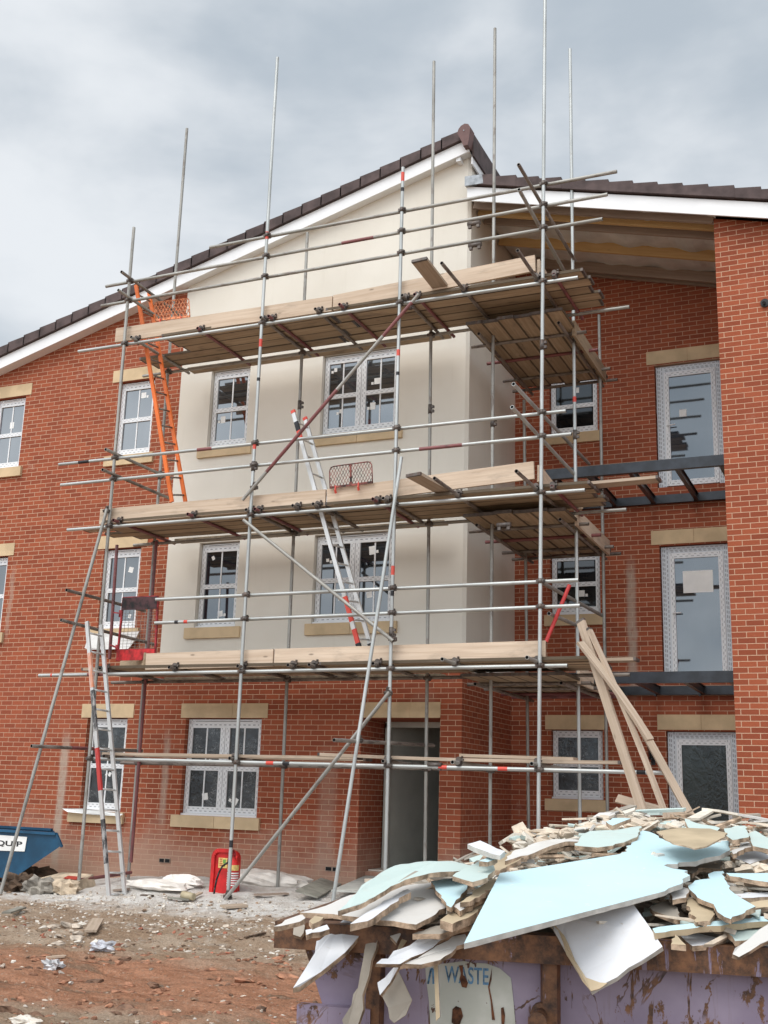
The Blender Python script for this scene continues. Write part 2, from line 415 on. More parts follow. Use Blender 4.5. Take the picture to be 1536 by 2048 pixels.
# openings (x0, x1, z0, z1)
WL = [(-14.57, -13.87), (-11.83, -11.09)]
ZF = {3: (6.93, 8.27), 2: (3.98, 5.32), 1: (1.10, 2.545)}
front_ops, wins = [], []
def addwin(lst, x0, x1, z0, z1, y, kind, glass, sill=None, lint=None, label=None):
    lst.append((x0, x1, z0, z1)); wins.append((x0, x1, z0, z1, y, kind, glass, sill, lint, label))
for fl in (3, 2):
    for (a, b) in WL:
        addwin(front_ops, a, b, ZF[fl][0], ZF[fl][1], YF, 'narrow', M['glass3'] if fl == 3 else M['glass2'], (a-0.15, b+0.10), (a-0.14, b+0.12))
addwin(front_ops, -11.86, -11.08, 1.10, 2.545, YF, 'narrow', M['glass1'], (-12.04, -10.99), (-11.98, -10.97))
addwin(front_ops, -9.99, -8.65, 1.10, 2.545, YF, 'wide', M['glass1'], (-10.11, -8.58), (-10.08, -8.55))
front_ops.append((-7.0, -5.79, 0.0, 2.555, 0.85))
bay_ops = []
for fl, g in ((3, M['glass3']), (2, M['glass2'])):
    z0, z1 = (6.89, 8.23) if fl == 3 else (3.94, 5.30)
    addwin(bay_ops, -9.93, -9.19, z0, z1, YB, 'narrow', g, (-10.08, -9.08), None)
    addwin(bay_ops, -7.87, -6.57, z0, z1, YB, 'wide', g, (-7.95, -6.46), None)
rec_ops = []
for (z0, z1) in ((7.30, 8.29), (4.32, 5.31), (1.51, 2.54)):
    addwin(rec_ops, -4.83, -4.03, z0, z1, YR, 'small', M['glassr'] if z0 > 2 else M['glass1'], (-4.92, -3.95), (-4.92, -3.95))
doors = [(-3.10, -2.03, 6.27, 8.30, M['glassd']), (-3.10, -2.03, 3.28, 5.34, M['glassd']), (-3.08, -2.03, 0.42, 2.53, M['glassg'])]
for d in doors: rec_ops.append(d[:4])

# brick shell
mb = MB()
wall(mb, -17.0, XB0, -0.4, lambda x: lz(x)+0.10, YF, [o for o in front_ops if o[1] < XB0])
wall(mb, XB0, XB1, -0.4, lambda x: 3.30, YF, [o for o in front_ops if o[0] > XB0])
bw = mb.build('brick_wall', M['brick'], bld)
mb = MB()
mb.face([(XB1, YF, -0.4), (XB1, YR, -0.4), (XB1, YR, 3.30), (XB1, YF, 3.30)])
mb.build('brick_side_wall', M['brick'], bld)
mb = MB()
mb.face([(XB1+0.03, 15.55, 10.3), (XB1+0.03, 25, 10.3), (XB1+0.03, 25, 11.45), (XB1+0.03, 15.55, 11.45)])
mb.build('brick_side_wall', M['brick'], bld)
mb = MB()
wall(mb, XB1, 0.2, -0.4, lambda x: rz(x)+0.4, YR, rec_ops, 0.13)
mb.build('brick_back_wall', M['brick'], bld)
mb = MB()
wall(mb, XP, 3.2, -0.4, lambda x: rz(x)+0.05, YF, [])
mb.face([(XP, YR, -0.4), (XP, YF, -0.4), (XP, YF, rz(XP)+0.05), (XP, YR, rz(XP)+0.05)])
mb.face([(3.2, YF, -0.4), (3.2, 25, -0.4), (3.2, 25, rz(3.2)), (3.2, YF, rz(3.2))])
mb.build('brick_pier', M['brick'], bld)
mb = MB()
mb.face([(-17, 25, -0.4), (-17, YF, -0.4), (-17, YF, lz(-17)), (-17, 25, lz(-17))])
mb.face([(3.2, 25, -0.4), (-17, 25, -0.4), (-17, 25, lz(-17)), (XB1, 25, lz(XB1)), (XB1, 25, rz(XB1)), (3.2, 25, rz(3.2))])
mb.build('rear_wall', M['brick'], bld)

# rendered bay
mb = MB()
wall(mb, XB0, XB1, 3.22, lambda x: lz(x)+0.10, YB, bay_ops, 0.14)
mb.face([(XB0, YF+0.01, 3.22), (XB0, YB, 3.22), (XB0, YB, lz(XB0)+0.1), (XB0, YF+0.01, lz(XB0)+0.1)])
mb.face([(XB0, YF, 3.22), (XB1, YF, 3.22), (XB1, YB, 3.22), (XB0, YB, 3.22)])
mb.face([(XB1, YB, 3.22), (XB1+0.05, YB+0.04, 3.22), (XB1+0.05, YB+0.04, 11.4), (XB1, YB, 11.4)])
mb.face([(XB1+0.05, YB+0.04, 3.22), (XB1+0.05, YR, 3.22), (XB1+0.05, YR, 10.85), (XB1+0.05, 15.5, 10.85), (XB1+0.05, 15.5, 11.4), (XB1+0.05, YB+0.04, 11.4)])
mb.face([(XB1+0.05, 15.5, 10.85), (XB1, 15.5, 10.85), (XB1, 15.5, 11.4), (XB1+0.05, 15.5, 11.4)])
mb.face([(XB1, YF, 3.22), (XB1+0.05, YF, 3.22), (XB1+0.05, YR, 3.22), (XB1, YR, 3.22)])
mb.build('rendered_bay_wall', M['render'], bld)

# windows -----------------------------------------------------------
def window(x0, x1, z0, z1, y, kind, glass, sill, lint):
    yf = y+0.08; fw = 0.075
    f = MB()
    a, b = x0+0.012, x1-0.012; c, e = z0+0.03, z1-0.012
    D = (yf, yf+0.06)
    def vert(xa, xb, za, zb, m=0): f.box(xa, xb, D[0], D[1], za, zb, m, 'z')
    def hor(xa, xb, za, zb, m=0, o=0.0): f.box(xa, xb, D[0]-o, D[1], za, zb, m, 'x')
    top = 0.13 if kind != 'small' else 0.10
    vert(a, a+fw, c, e); vert(b-fw, b, c, e)
    hor(a+fw, b-fw, c, c+0.10); hor(a+fw, b-fw, e-top, e)
    # trickle vent at the head
    if kind != 'small':
        f.box(a+0.10, b-0.16, yf-0.012, yf, e-0.045, e-0.015, 1)
        f.box(a+0.12, b-0.18, yf-0.0135, yf-0.012, e-0.034, e-0.026, 2)
    f.box(x0-0.01, x1+0.01, yf-0.05, yf+0.05, z0, z0+0.028, 1)
    cols = [(a+fw, b-fw)]
    if kind == 'wide':
        mid = (a+b)/2
        vert(mid-0.082, mid-0.004, c+0.10, e-top); vert(mid+0.004, mid+0.082, c+0.10, e-top)
        f.box(mid-0.004, mid+0.004, D[0]+0.012, D[1], c+0.10, e-top, 2)
        cols = [(a+fw, mid-0.082), (mid+0.082, b-fw)]
    zm = c+0.10+(e-top-c-0.10)*0.485
    panes = []
    for (p, q) in cols:
        hor(p, q, zm-0.035, zm+0.035)
        panes += [(p, q, c+0.10, zm-0.035), (p, q, zm+0.035, e-top)]
        if kind != 'small':
            m_ = (p+q)/2
            for (za, zb) in ((c+0.10, zm-0.035), (zm+0.035, e-top)):
                f.box(m_-0.011, m_+0.011, yf+0.018, yf+0.03, za, zb, 1)
    fo = f.build('window', [M['film'], M['upvc'], M['blackpl']], bld)
    for k, (p, q, za, zb) in enumerate(panes):
        g = MB(); g.box(p-0.006, q+0.006, yf+0.026, yf+0.036, za-0.006, zb+0.006)
        g.build('pane', glass, fo)
    # small paper labels left on the glass
    rr = random.Random(int((x0+z0)*100))
    for (p, q, za, zb) in panes:
        if rr.random() < 0.8 and kind != 'small' or rr.random() < 0.4:
            s = rr.choice([0.05, 0.09, 0.10]); h = s*rr.choice([1, 1.3])
            cx = rr.uniform(p+0.06, q-0.06-s); cz = rr.choice([za+0.05, za+0.10, zb-0.06-h, (za+zb)/2])
            t = rr.uniform(-0.5, 0.5) if glass is M['glass1'] or glass is M['glass2'] else 0
            cc = Vector((cx+s/2, yf+0.0245, cz+h/2))
            ex = Vector((math.cos(t), 0, math.sin(t))); ez = Vector((-math.sin(t), 0, math.cos(t)))
            st = MB(); st.face([cc-ex*s/2-ez*h/2, cc+ex*s/2-ez*h/2, cc+ex*s/2+ez*h/2, cc-ex*s/2+ez*h/2]); st.build('glass_sticker', M['white'], fo)
            if rr.random() < 0.5:
                cc = cc+ex*(s*0.5+0.03)*rr.choice([-1, 1])-ez*0.03
                if p+0.02 < cc.x < q-0.02: st = MB(); st.face([cc-ex*.02-ez*.022, cc+ex*.02-ez*.022, cc+ex*.02+ez*.022, cc-ex*.02+ez*.022]); st.build('glass_sticker', M['white'], fo)
    if sill:
        s = MB(); x_, X_ = sill; pr = 0.05; zt = z0-0.005
        if kind == 'wide':
            mm = (x_+X_)/2
            s.box(x_, mm-0.003, y-pr, y+0.10, zt-0.17, zt); s.box(mm+0.003, X_, y-pr, y+0.10, zt-0.17, zt)
        else: s.box(x_, X_, y-pr, y+0.10, zt-0.17, zt)
        s.build('stone_sill', M['stone'], fo)
    if lint:
        s = MB(); x_, X_ = lint
        if kind == 'wide':
            mm = x_+(X_-x_)*0.6
            s.box(x_, mm-0.002, y-0.012, y+0.10, z1+0.004, z1+0.222); s.box(mm+0.002, X_, y-0.012, y+0.10, z1+0.004, z1+0.222)
        else: s.box(x_, X_, y-0.012, y+0.10, z1+0.004, z1+0.222)
        s.build('stone_lintel', M['stone'], fo)
for w in wins: window(*w[:9])

# balcony and terrace doors
for (x0, x1, z0, z1, gm) in doors:
    yf = YR+0.07
    f = MB(); a, b = x0+0.012, x1-0.01
    f.box(a, a+0.125, yf, yf+0.07, z0, z1-0.01, 0, 'z'); f.box(b-0.125, b, yf, yf+0.07, z0, z1-0.01, 0, 'z')
    f.box(a+0.125, b-0.125, yf, yf+0.07, z1-0.115, z1-0.01, 0, 'x')
    do = f.build('glazed_door', [M['filmd'], M['upvc']], bld)
    lf = MB(); p, q, za, zb = a+0.127, b-0.127, z0+0.03, z1-0.117
    lf.box(p, p+0.07, yf-0.01, yf+0.05, za, zb, 0, 'z'); lf.box(q-0.07, q, yf-0.01, yf+0.05, za, zb, 0, 'z')
    lf.box(p+0.07, q-0.07, yf-0.01, yf+0.05, za, za+0.09, 0, 'x'); lf.box(p+0.07, q-0.07, yf-0.01, yf+0.05, zb-0.08, zb, 0, 'x')
    lf.build('door_leaf', M['film'], do)
    g = MB(); g.box(p+0.062, q-0.062, yf+0.012, yf+0.028, za+0.08, zb-0.07); g.build('pane', gm, do)
    h = MB(); h.box(p+0.02, p+0.05, yf-0.022, yf-0.01, za+0.85, za+1.08)
    h.cyl((p+0.035, yf-0.01, za+0.98), (p+0.035, yf-0.06, za+0.98), 0.009, 8); h.cyl((p+0.035, yf-0.06, za+0.98), (p+0.16, yf-0.06, za+0.985), 0.010, 8)
    h.build('handle', M['upvc'], do)
    if gm is M['glassd']:
        st = MB()
        if z0 < 5:
            st.box(p+0.19, q-0.16, yf+0.0095, yf+0.0115, zb-0.62, zb-0.28)
        else:
            st.box(p+0.22, p+0.33, yf+0.0095, yf+0.0115, zb-0.76, zb-0.64)
        st.build('glass_sticker', M['white'], do)
    s = MB(); lx0, lx1 = x0-0.12, x1+0.14
    mm = (lx0+lx1)/2-0.02
    s.box(lx0, mm-0.002, YR-0.012, YR+0.1, z1+0.02, z1+0.24); s.box(mm+0.002, lx1, YR-0.012, YR+0.1, z1+0.02, z1+0.24)
    s.build('stone_lintel', M['stone'], do)
# entrance porch: lintel, brick step, hall
e = MB(); e.box(-7.02, -6.25, YF-0.012, YF+0.1, 2.558, 2.775); e.box(-6.246, -5.79, YF-0.012, YF+0.1, 2.558, 2.775); ent = e.build('entrance', M['stone'], bld)
y1 = YF+0.85
h = MB()
h.face([(-6.93, y1, 0.45), (-6.62, 17.32, 0.45), (-6.62, 17.32, 2.75), (-6.93, y1, 2.75)])
h.face([(-6.62, 17.319, 0.45), (-5.6, 17.319, 0.45), (-5.6, 17.319, 2.75), (-6.62, 17.319, 2.75)], 1)  # end and right walls coloured near black to stand for the unlit hall
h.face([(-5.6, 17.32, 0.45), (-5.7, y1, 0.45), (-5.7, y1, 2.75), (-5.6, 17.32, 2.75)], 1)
h.face([(-6.93, y1, 2.75), (-6.75, 17.32, 2.75), (-5.6, 17.32, 2.75), (-5.7, y1, 2.75)])
h.face([(-6.93, y1, 0.45), (-5.7, y1, 0.45), (-5.6, 17.32, 0.45), (-6.75, 17.32, 0.45)])
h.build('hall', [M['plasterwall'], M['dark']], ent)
h = MB(); h.box(-6.97, -6.89, y1-0.06, y1+0.03, 0.45, 2.53); h.box(-6.97, -5.79, y1-0.06, y1+0.03, 2.47, 2.55); h.box(-6.90, -6.875, y1-0.09, y1-0.06, 0.9, 1.0); h.box(-6.90, -6.875, y1-0.09, y1-0.06, 1.9, 2.0)
h.build('door_frame', M['plasterwall'], ent)
h = MB(); h.box(-7.0, -5.79, 15.45, y1+0.05, 0.0, 0.43); h.build('brick_step', M['brick'], ent)
h = MB(); h.box(-6.98, -5.80, 15.5, y1+0.05, 0.431, 0.452); h.build('threshold', M['render'], ent)

# roof ---------------------------------------------------------------
def slope_strip(mb, xa, xb, zfun, y0, y1, h0, h1, m=0):
    za, zb = zfun(xa), zfun(xb)
    mb.hexa([(xa, y0, za+h0), (xb, y0, zb+h0), (xb, y1, zb+h0), (xa, y1, za+h0), (xa, y0, za+h1), (xb, y0, zb+h1), (xb, y1, zb+h1), (xa, y1, za+h1)], m)
roof = MB()
slope_strip(roof, -17.3, -5.43, lz, 15.0, 25.3, 0.21, 0.36)
slope_strip(roof, -5.40, 3.4, rz, 15.0, 25.3, 0.25, 0.40)
ro = roof.build('roof', M['tile'], bld)
fa = MB(); slope_strip(fa, -17.3, -5.40, lz, 14.93, 14.955, 0.0, 0.215); fa.build('white_bargeboard', M['fascia'], ro)
fa = MB(); slope_strip(fa, -5.42, 3.4, rz, 14.93, 14.955, 0.0, 0.235); fa.build('white_bargeboard', M['fascia'], ro)
so = MB(); slope_strip(so, -17.3, -5.40, lz, 14.956, 15.16, 0.012, 0.03)
so.box(-5.62, -5.55, 14.96, 15.1, lz(-5.6)-0.06, lz(-5.6)+0.01)
so.build('white_soffit', M['fascia'], ro)
v = MB()
n = 34
for i in range(n):     # dry verge caps, each overlapping the one below it
    xa = -17.3+i*(11.80/n); xb = xa+11.80/n+0.02
    za, zb = lz(xa)+0.225, lz(xb)+0.225
    v.hexa([(xa, 14.875, za), (xb, 14.875, zb), (xb, 15.06, zb), (xa, 15.06, za), (xa, 14.875, za+0.188), (xb, 14.875, zb+0.160), (xb, 15.06, zb+0.160), (xa, 15.06, za+0.188)])
v.build('verge_tiles', M['tile'], ro)
v = MB()
n = 25
for i in range(n):
    xb = 3.4-i*(8.72/n); xa = xb-8.72/n-0.012
    za, zb = rz(xa)+0.262, rz(xb)+0.262
    j = random.uniform(-0.004, 0.004)
    v.hexa([(xa, 14.875+j, za), (xb, 14.875+j, zb), (xb, 15.06, zb), (xa, 15.06, za), (xa, 14.875+j, za+0.140), (xb, 14.875+j, zb+0.185), (xb, 15.06, zb+0.185), (xa, 15.06, za+0.140)])
v.build('verge_tiles', M['tile'], ro)
# mono-ridge running back from the gable point
v = MB(); zr = lz(-5.43)
for i in range(24):
    ya = 14.98+i*0.42
    v.hexa([(-5.36, ya, zr-0.06), (-5.33, ya, zr-0.06), (-5.33, ya+0.417, zr-0.06), (-5.36, ya+0.417, zr-0.06), (-5.40, ya, zr+0.36), (-5.36, ya, zr+0.34), (-5.36, ya+0.417, zr+0.34), (-5.40, ya+0.417, zr+0.36)])
    v.hexa([(-5.62, ya, zr+0.26), (-5.36, ya, zr+0.31), (-5.36, ya+0.417, zr+0.31), (-5.62, ya+0.417, zr+0.26), (-5.62, ya, zr+0.32), (-5.37, ya, zr+0.385), (-5.37, ya+0.417, zr+0.385), (-5.62, ya+0.417, zr+0.32)])
v.build('ridge_tiles', M['tile'], ro)
v = MB()
pts = [(-5.55, zr+0.28), (-5.53, zr+0.345), (-5.49, zr+0.395), (-5.43, zr+0.42), (-5.37, zr+0.40), (-5.335, zr+0.34), (-5.36, zr+0.12), (-5.375, zr+0.04), (-5.45, zr+0.04), (-5.475, zr+0.12)]
v.face([(x, 14.80, z) for x, z in pts]); v.face([(x, 14.99, z) for x, z in pts][::-1])
for i in range(len(pts)):
    a = pts[i]; b = pts[(i+1) % len(pts)]
    v.face([(a[0], 14.99, a[1]), (b[0], 14.99, b[1]), (b[0], 14.80, b[1]), (a[0], 14.80, a[1])])
v.cyl((-5.44, 14.79, zr+0.30), (-5.44, 14.80, zr+0.30), 0.010, 8, 1)
v.build('ridge_end_cap', [mat_plain('ridge_end_cap', (0.135, 0.07, 0.065), 0.6, 0, 0.1, 4, 0.1), M['lead']], ro)
v = MB(); v.box(-5.385, -5.362, 15.0, 25.0, zr-0.06-0.12, zr-0.055); v.build('white_fascia', M['fascia'], ro)
v = MB(); v.hexa([(-5.44, 14.87, 10.60), (-5.14, 14.87, 10.585), (-5.14, 15.4, 10.64), (-5.44, 15.4, 10.70), (-5.44, 14.87, 10.76), (-5.16, 14.87, 10.74), (-5.2, 15.4, 10.76), (-5.44, 15.4, 10.84)]); v.build('lead_flashing', M['lead'], ro)
# exposed rafters and sagging membrane over the balconies
for (y, m, dz, x1) in ((15.16, 'joistd', 0.005, XP), (15.38, 'joist', 0, XP), (15.66, 'joistd', 0, XP), (16.42, 'joist', 0, XP), (16.46, 'joistd', 0.06, -3.4), (17.20, 'joistd', -0.02, XP), (17.36, 'joistd', -0.02, XP)):
    a = Vector((-5.38, y, rz(-5.38)+0.05+dz)); b = Vector((x1, y, rz(x1)+0.05+dz))
    ang = math.atan2(b.z-a.z, b.x-a.x)
    q = MB(); l = (b-a).length
    q.box(-l/2, l/2, -0.024, 0.024, -0.075, 0.10)
    q.build('rafter', M[m], ro, mat=Matrix.Translation((a+b)/2) @ Matrix.Rotation(-ang, 4, 'Y'))
mbm = MB(); nx, ny = 40, 18
def memz(x, y):
    ph = (y-15.0)/0.72
    return rz(x)+0.135-0.045*abs(math.sin(math.pi*ph))-0.03*math.sin(x*7+y*3)*0.6-0.02*math.sin(x*13)
for i in range(nx):
    for j in range(ny):
        xa = -5.4+i*(3.62/nx); xb = xa+3.62/nx; ya = 15.0+j*(2.43/ny); yb = ya+2.43/ny
        mbm.face([(xa, yb, memz(xa, yb)), (xb, yb, memz(xb, yb)), (xb, ya, memz(xb, ya)), (xa, ya, memz(xa, ya))], 0, None, True)
mbm.build('roofing_membrane', M['membrane'], ro)

# balcony steel frames
for (zc, x0) in ((6.06, -4.35), (3.12, -4.35)):
    f = MB(); x1 = XP
    f.box(x0, x1, 15.47, 15.55, zc-0.075, zc+0.075)
    fr = f.build('balcony_frame', M['steel'], bld)
    f = MB(); f.box(x0, x1, 17.34, 17.42, zc-0.065, zc+0.065); f.build('wall_channel', M['steel'], fr)
    for x in (-4.3, -3.75, -3.15, -2.5, -1.9):
        f = MB(); f.box(x-0.03, x+0.03, 15.552, 17.338, zc-0.06, zc-0.05); f.box(x-0.006, x+0.006, 15.552, 17.338, zc-0.05, zc+0.05); f.box(x-0.03, x+0.03, 15.552, 17.338, zc+0.05, zc+0.06)
        f.box(x-0.06, x-0.03, 17.25, 17.338, zc-0.09, zc+0.06)
        f.build('steel_joist', M['steel'], fr)
# coach lantern and vent
c = at(1303, 1503, 17.30)
f = MB()
f.cyl(c+Vector((0, 0, 0.07)), c+Vector((0, 0, 0.12)), 0.062, 6, 0, 0.02); f.cyl(c+Vector((0, 0, -0.12)), c+Vector((0, 0, -0.10)), 0.035, 6)
f.cyl(c+Vector((0, 0, 0.12)), c+Vector((0, 0, 0.15)), 0.012, 6); f.box(c.x-0.03, c.x+0.03, 17.405, 17.428, c.z-0.19, c.z-0.02)
for k in range(6):
    t = k*math.pi/3; e = Vector((math.cos(t), math.sin(t), 0))
    f.cyl(c+e*0.036+Vector((0, 0, -0.10)), c+e*0.055+Vector((0, 0, 0.07)), 0.006, 5)
f.bar(c+Vector((0, 0, -0.12)), (c.x, 17.41, c.z-0.16), 0.014, 0.014)
f.cyl(c+Vector((0, 0, -0.16)), c+Vector((0, 0, -0.12)), 0.012, 6)
lo = f.build('wall_lantern', M['blackpl'], bld)
f = MB(); f.cyl(c+Vector((0, 0, -0.098)), c+Vector((0, 0, 0.068)), 0.031, 6, 0, 0.048); f.build('lantern_glass', M['glassr'], lo)
c = at(1530, 607, 15.15)
f = MB(); f.cyl((c.x, 15.151, c.z), (c.x, 15.12, c.z), 0.058, 18); f.cyl((c.x-0.01, 15.12, c.z), (c.x-0.01, 15.07, c.z-0.02), 0.022, 10); f.build('flue_outlet', M['black'], bld)
for (px, py) in ((1022, 0),): pass
for px, py, w_ in ((665, 1738, 0.22), (330, 1721, 0.2)):
    c = at(px, py, 15.15); f = MB()
    f.box(c.x-w_/2, c.x+w_/2, 15.138, 15.152, c.z-0.033, c.z+0.033, 0)
    for k in range(2): f.box(c.x-w_/2+0.01+k*w_/2, c.x-0.012+k*w_/2, 15.134, 15.138, c.z-0.024, c.z+0.024, 1)
    f.build('air_brick', [M['joistd'], M['dark']], bld)

# ================================================================== SCAFFOLDING
scf = thing('scaffolding', (-7, 13.9, 0.05), 'three lift tube and coupler scaffolding wrapped round the cream bay of the brick building', 'scaffolding')
TR = 0.0242
def tube(a, b, m='galv', bands=(), name='scaffold_tube', parent=scf, r=TR):
    a = Vector(a); b = Vector(b); l = (b-a).length
    q = MB(); n = 14
    q.cyl((0, 0, -l/2), (0, 0, l/2), r, n, 0, None, False)
    for s in (-1, 1):          # open ends with a dark bore
        for k in range(n):
            t0, t1 = 2*math.pi*k/n, 2*math.pi*(k+1)/n
            p = lambda t, rr, z: (math.cos(t)*rr, math.sin(t)*rr, z)
            ri = r*0.80
            q.face([p(t0, r, s*l/2), p(t1, r, s*l/2), p(t1, ri, s*l/2), p(t0, ri, s*l/2)], 0)
            q.face([p(t0, ri, s*l/2), p(t1, ri, s*l/2), p(t1, ri, s*(l/2-0.07)), p(t0, ri, s*(l/2-0.07))], 1, None, True)
        q.face([(math.cos(2*math.pi*k/n)*r*0.8, math.sin(2*math.pi*k/n)*r*0.8, s*(l/2-0.07)) for k in range(n)], 1)
    mats = [M[m], M['dark']]
    for (t, w, bm) in bands:
        if M[bm] not in mats: mats.append(M[bm])
        z = -l/2+t*l
        q.cyl((0, 0, z-w/2), (0, 0, z+w/2), r+0.0006, n, mats.index(M[bm]), None, False)
    d = (b-a).normalized()
    mat = Matrix.Translation((a+b)/2) @ d.to_track_quat('Z', 'Y').to_matrix().to_4x4()
    return q.build(name, mats, parent, mat)

# one coupler: two saddles at right angles, swing bolts and nuts
q = MB()
q.cyl((0, 0, -0.03), (0, 0, 0.03), 0.034, 10, 0)
q.cyl((-0.03, 0.05, 0), (0.03, 0.05, 0), 0.034, 10, 0)
q.box(-0.03, 0.03, 0.01, 0.045, -0.03, 0.03)
q.box(0.026, 0.058, -0.018, 0.012, -0.022, 0.022); q.cyl((0.042, -0.05, 0), (0.042, 0.03, 0), 0.008, 6); q.cyl((0.042, -0.045, 0), (0.042, -0.022, 0), 0.015, 6)
q.box(-0.022, 0.022, 0.035, 0.06, 0.026, 0.058); q.cyl((0, 0.0, 0.042), (0, 0.095, 0.042), 0.008, 6); q.cyl((0, 0.075, 0.042), (0, 0.095, 0.042), 0.015, 6)
q.box(-0.055, -0.028, -0.012, 0.012, -0.02, 0.02)
cp0 = q.build('coupler', M['coupler'], scf, mat=Matrix.Translation((0, 0, -50)))
CPM = cp0.data
bpy.data.objects.remove(cp0)
ncp = 0
def coupler(p, parent=scf, rot=0.0, tilt=None):
    global ncp
    o = bpy.data.objects.new('coupler', CPM); COL.objects.link(o)
    mm = Matrix.Translation(Vector(p)) @ Matrix.Rotation(rot, 4, 'Z')
    if tilt: mm = mm @ Matrix.Rotation(tilt, 4, 'X')
    setp(o, parent, mm); ncp += 1
    return o

YO, YI = 13.30, 14.50
LZ = [1.835, 3.042, 5.20, 8.055]
def std(top, bot, Y, m, bands=(), X=None, zb=None):
    f = (lambda p: at(p[0], p[1], Y)) if X is None else (lambda p: atx(p[0], p[1], X))
    a = f(top); b = f(bot)
    if zb is not None:
        t = (zb-b.z)/(a.z-b.z); b = b+(a-b)*t
    return tube(b, a, m, bands, 'standard'), a, b
def on(a, b, z):
    t = (z-b.z)/(a.z-b.z); return b+(a-b)*t

RB = [('bandred')]
S = {}
S['o1'] = std((268, 455), (155, 1795), YO, 'dull')
S['o2'] = std((555, 115), (455, 1810), YO, 'galv', [(0.62, 0.12, 'bandred'), (0.575, 0.05, 'bandblk'), (0.495, 0.10, 'bandred'), (0.06, 0.09, 'bandblk'), (0.757, 0.12, 'bandred')], zb=0.07)
S['o3'] = std((806, 335), (770, 1765), YO, 'galv', [(0.985, 0.14, 'bandred'), (0.965, 0.06, 'bandblk'), (0.72, 0.09, 'bandred'), (0.69, 0.05, 'bandblk'), (0.42, 0.12, 'bandred'), (0.39, 0.07, 'bandblk')], zb=0.1)
S['o4'] = std((1090, -12), (1077, 1640), YO, 'galv', zb=0.1)
S['i1'] = std((374, 257), (255, 1775), YI, 'dull')
S['i2'] = std((615, 465), (555, 1780), YI, 'dull')
S['i3'] = std((868, 123), (850, 1730), YI, 'dull', zb=0.15)
S['i4'] = std((990, 57), (980, 1675), YI, 'dull', zb=0.1)
S['r1'] = std((1140, 98), (1160, 1640), 0, 'galv', [(0.7, 0.08, 'bandred'), (0.55, 0.08, 'bandred')], X=-3.78, zb=0.1)
S['r2'] = std((1198, 630), (1215, 1620), 0, 'dull', X=-3.74, zb=0.1)
S['r3'] = std((1048, 800), (1057, 1640), 16.45, 'dull', zb=0.1)
# sleeve joints on the uprights
for k, z in (('o2', 5.9), ('i2', 7.2), ('i3', 6.9), ('i4', 6.6), ('o4', 7.15), ('o3', 3.5), ('r1', 6.45), ('r2', 6.1), ('i1', 6.3)):
    o, a, b = S[k]; p = on(a, b, z)
    jm = MB(); jm.cyl((0, 0, -0.07), (0, 0, 0.07), 0.031, 10); jm.box(0.025, 0.06, -0.02, 0.02, -0.05, -0.015); jm.box(0.025, 0.06, -0.02, 0.02, 0.015, 0.05)
    jm.build('sleeve_coupler', M['coupler'], o, Matrix.Translation(p))
# purple lower length of the ladder-bay inner upright, and the gate post
tube(at(313, 1083, 14.44), at(262, 1725, 14.44), 'maroon', name='standard')
gp = tube(at(234, 1090, 13.62), at(219, 1318, 13.62), 'maroon', name='gate_post')

# horizontals along the front
def led(p, q, Y, m='galv', bands=(), name='ledger', cps=(), zz=None):
    a = at(p[0], p[1], Y); b = at(q[0], q[1], Y)
    if zz is not None: a.z = b.z = zz
    t = tube(a, b, m, bands, name)
    return t, a, b
OUT = ['o1', 'o2', 'o3', 'o4']
rails = []
for (p, q, nm, m, bd, ks) in [
    ((157, 703), (1156, 555), 'ledger', 'galv', [], OUT),
    ((135, 1060), (1170, 980), 'ledger', 'galv', [], OUT),
    ((78, 1351), (1135, 1331), 'ledger', 'galv', [(0.03, 0.03, 'bandred'), (0.13, 0.3, 'maroon')], OUT[1:]),
    ((180, 1517), (1340, 1546), 'ledger', 'galv', [(0.36, 0.11, 'bandred'), (0.39, 0.10, 'bandblk'), (0.66, 0.11, 'bandred'), (0.755, 0.12, 'bandred'), (0.96, 0.1, 'bandblk')], OUT),
    ((420, 495), (1234, 343), 'guard_rail', 'dull', [], OUT[1:]),
    ((212, 573), (1215, 389), 'guard_rail', 'dull', [(0.55, 0.5, 'maroon')], OUT),
    ((203, 612), (1205, 438), 'guard_rail', 'dull', [], OUT),
    ((118, 929), (1132, 822), 'guard_rail', 'galv', [(0.06, 0.2, 'bandblk'), (0.33, 0.25, 'maroon')], OUT),
    ((122, 970), (1143, 868), 'guard_rail', 'galv', [(0.78, 0.6, 'maroon')], OUT),
    ((312, 1199), (1157, 1160), 'guard_rail', 'galv', [], OUT[1:]),
    ((310, 1246), (1160, 1211), 'guard_rail', 'galv', [(0.06, 0.06, 'bandblk'), (0.085, 0.06, 'bandred'), (0.92, 0.1, 'bandred')], OUT[1:])]:
    t, a, b = led(p, q, 13.35, m, bd, nm)
    for k in ks:
        o, sa, sb = S[k]
        f = (sa.x+sb.x)/2
        z = a.z+(b.z-a.z)*(f-a.x)/(b.x-a.x)
        coupler(on(sa, sb, z), o)
# inner ledgers
for z, x0, x1, m in ((LZ[3], -10.9, -2.9, 'dull'), (LZ[2], -10.8, -3.0, 'dull'), (LZ[1], -11.0, -3.0, 'dirty'), (LZ[0], -10.7, -3.2, 'dirty')):
    tube((x0, 14.55, z), (x1, 14.55, z+0.02), m, [], 'ledger')
    for k in ('i1', 'i2', 'i3', 'i4'):
        o, sa, sb = S[k]; coupler(on(sa, sb, z), o)
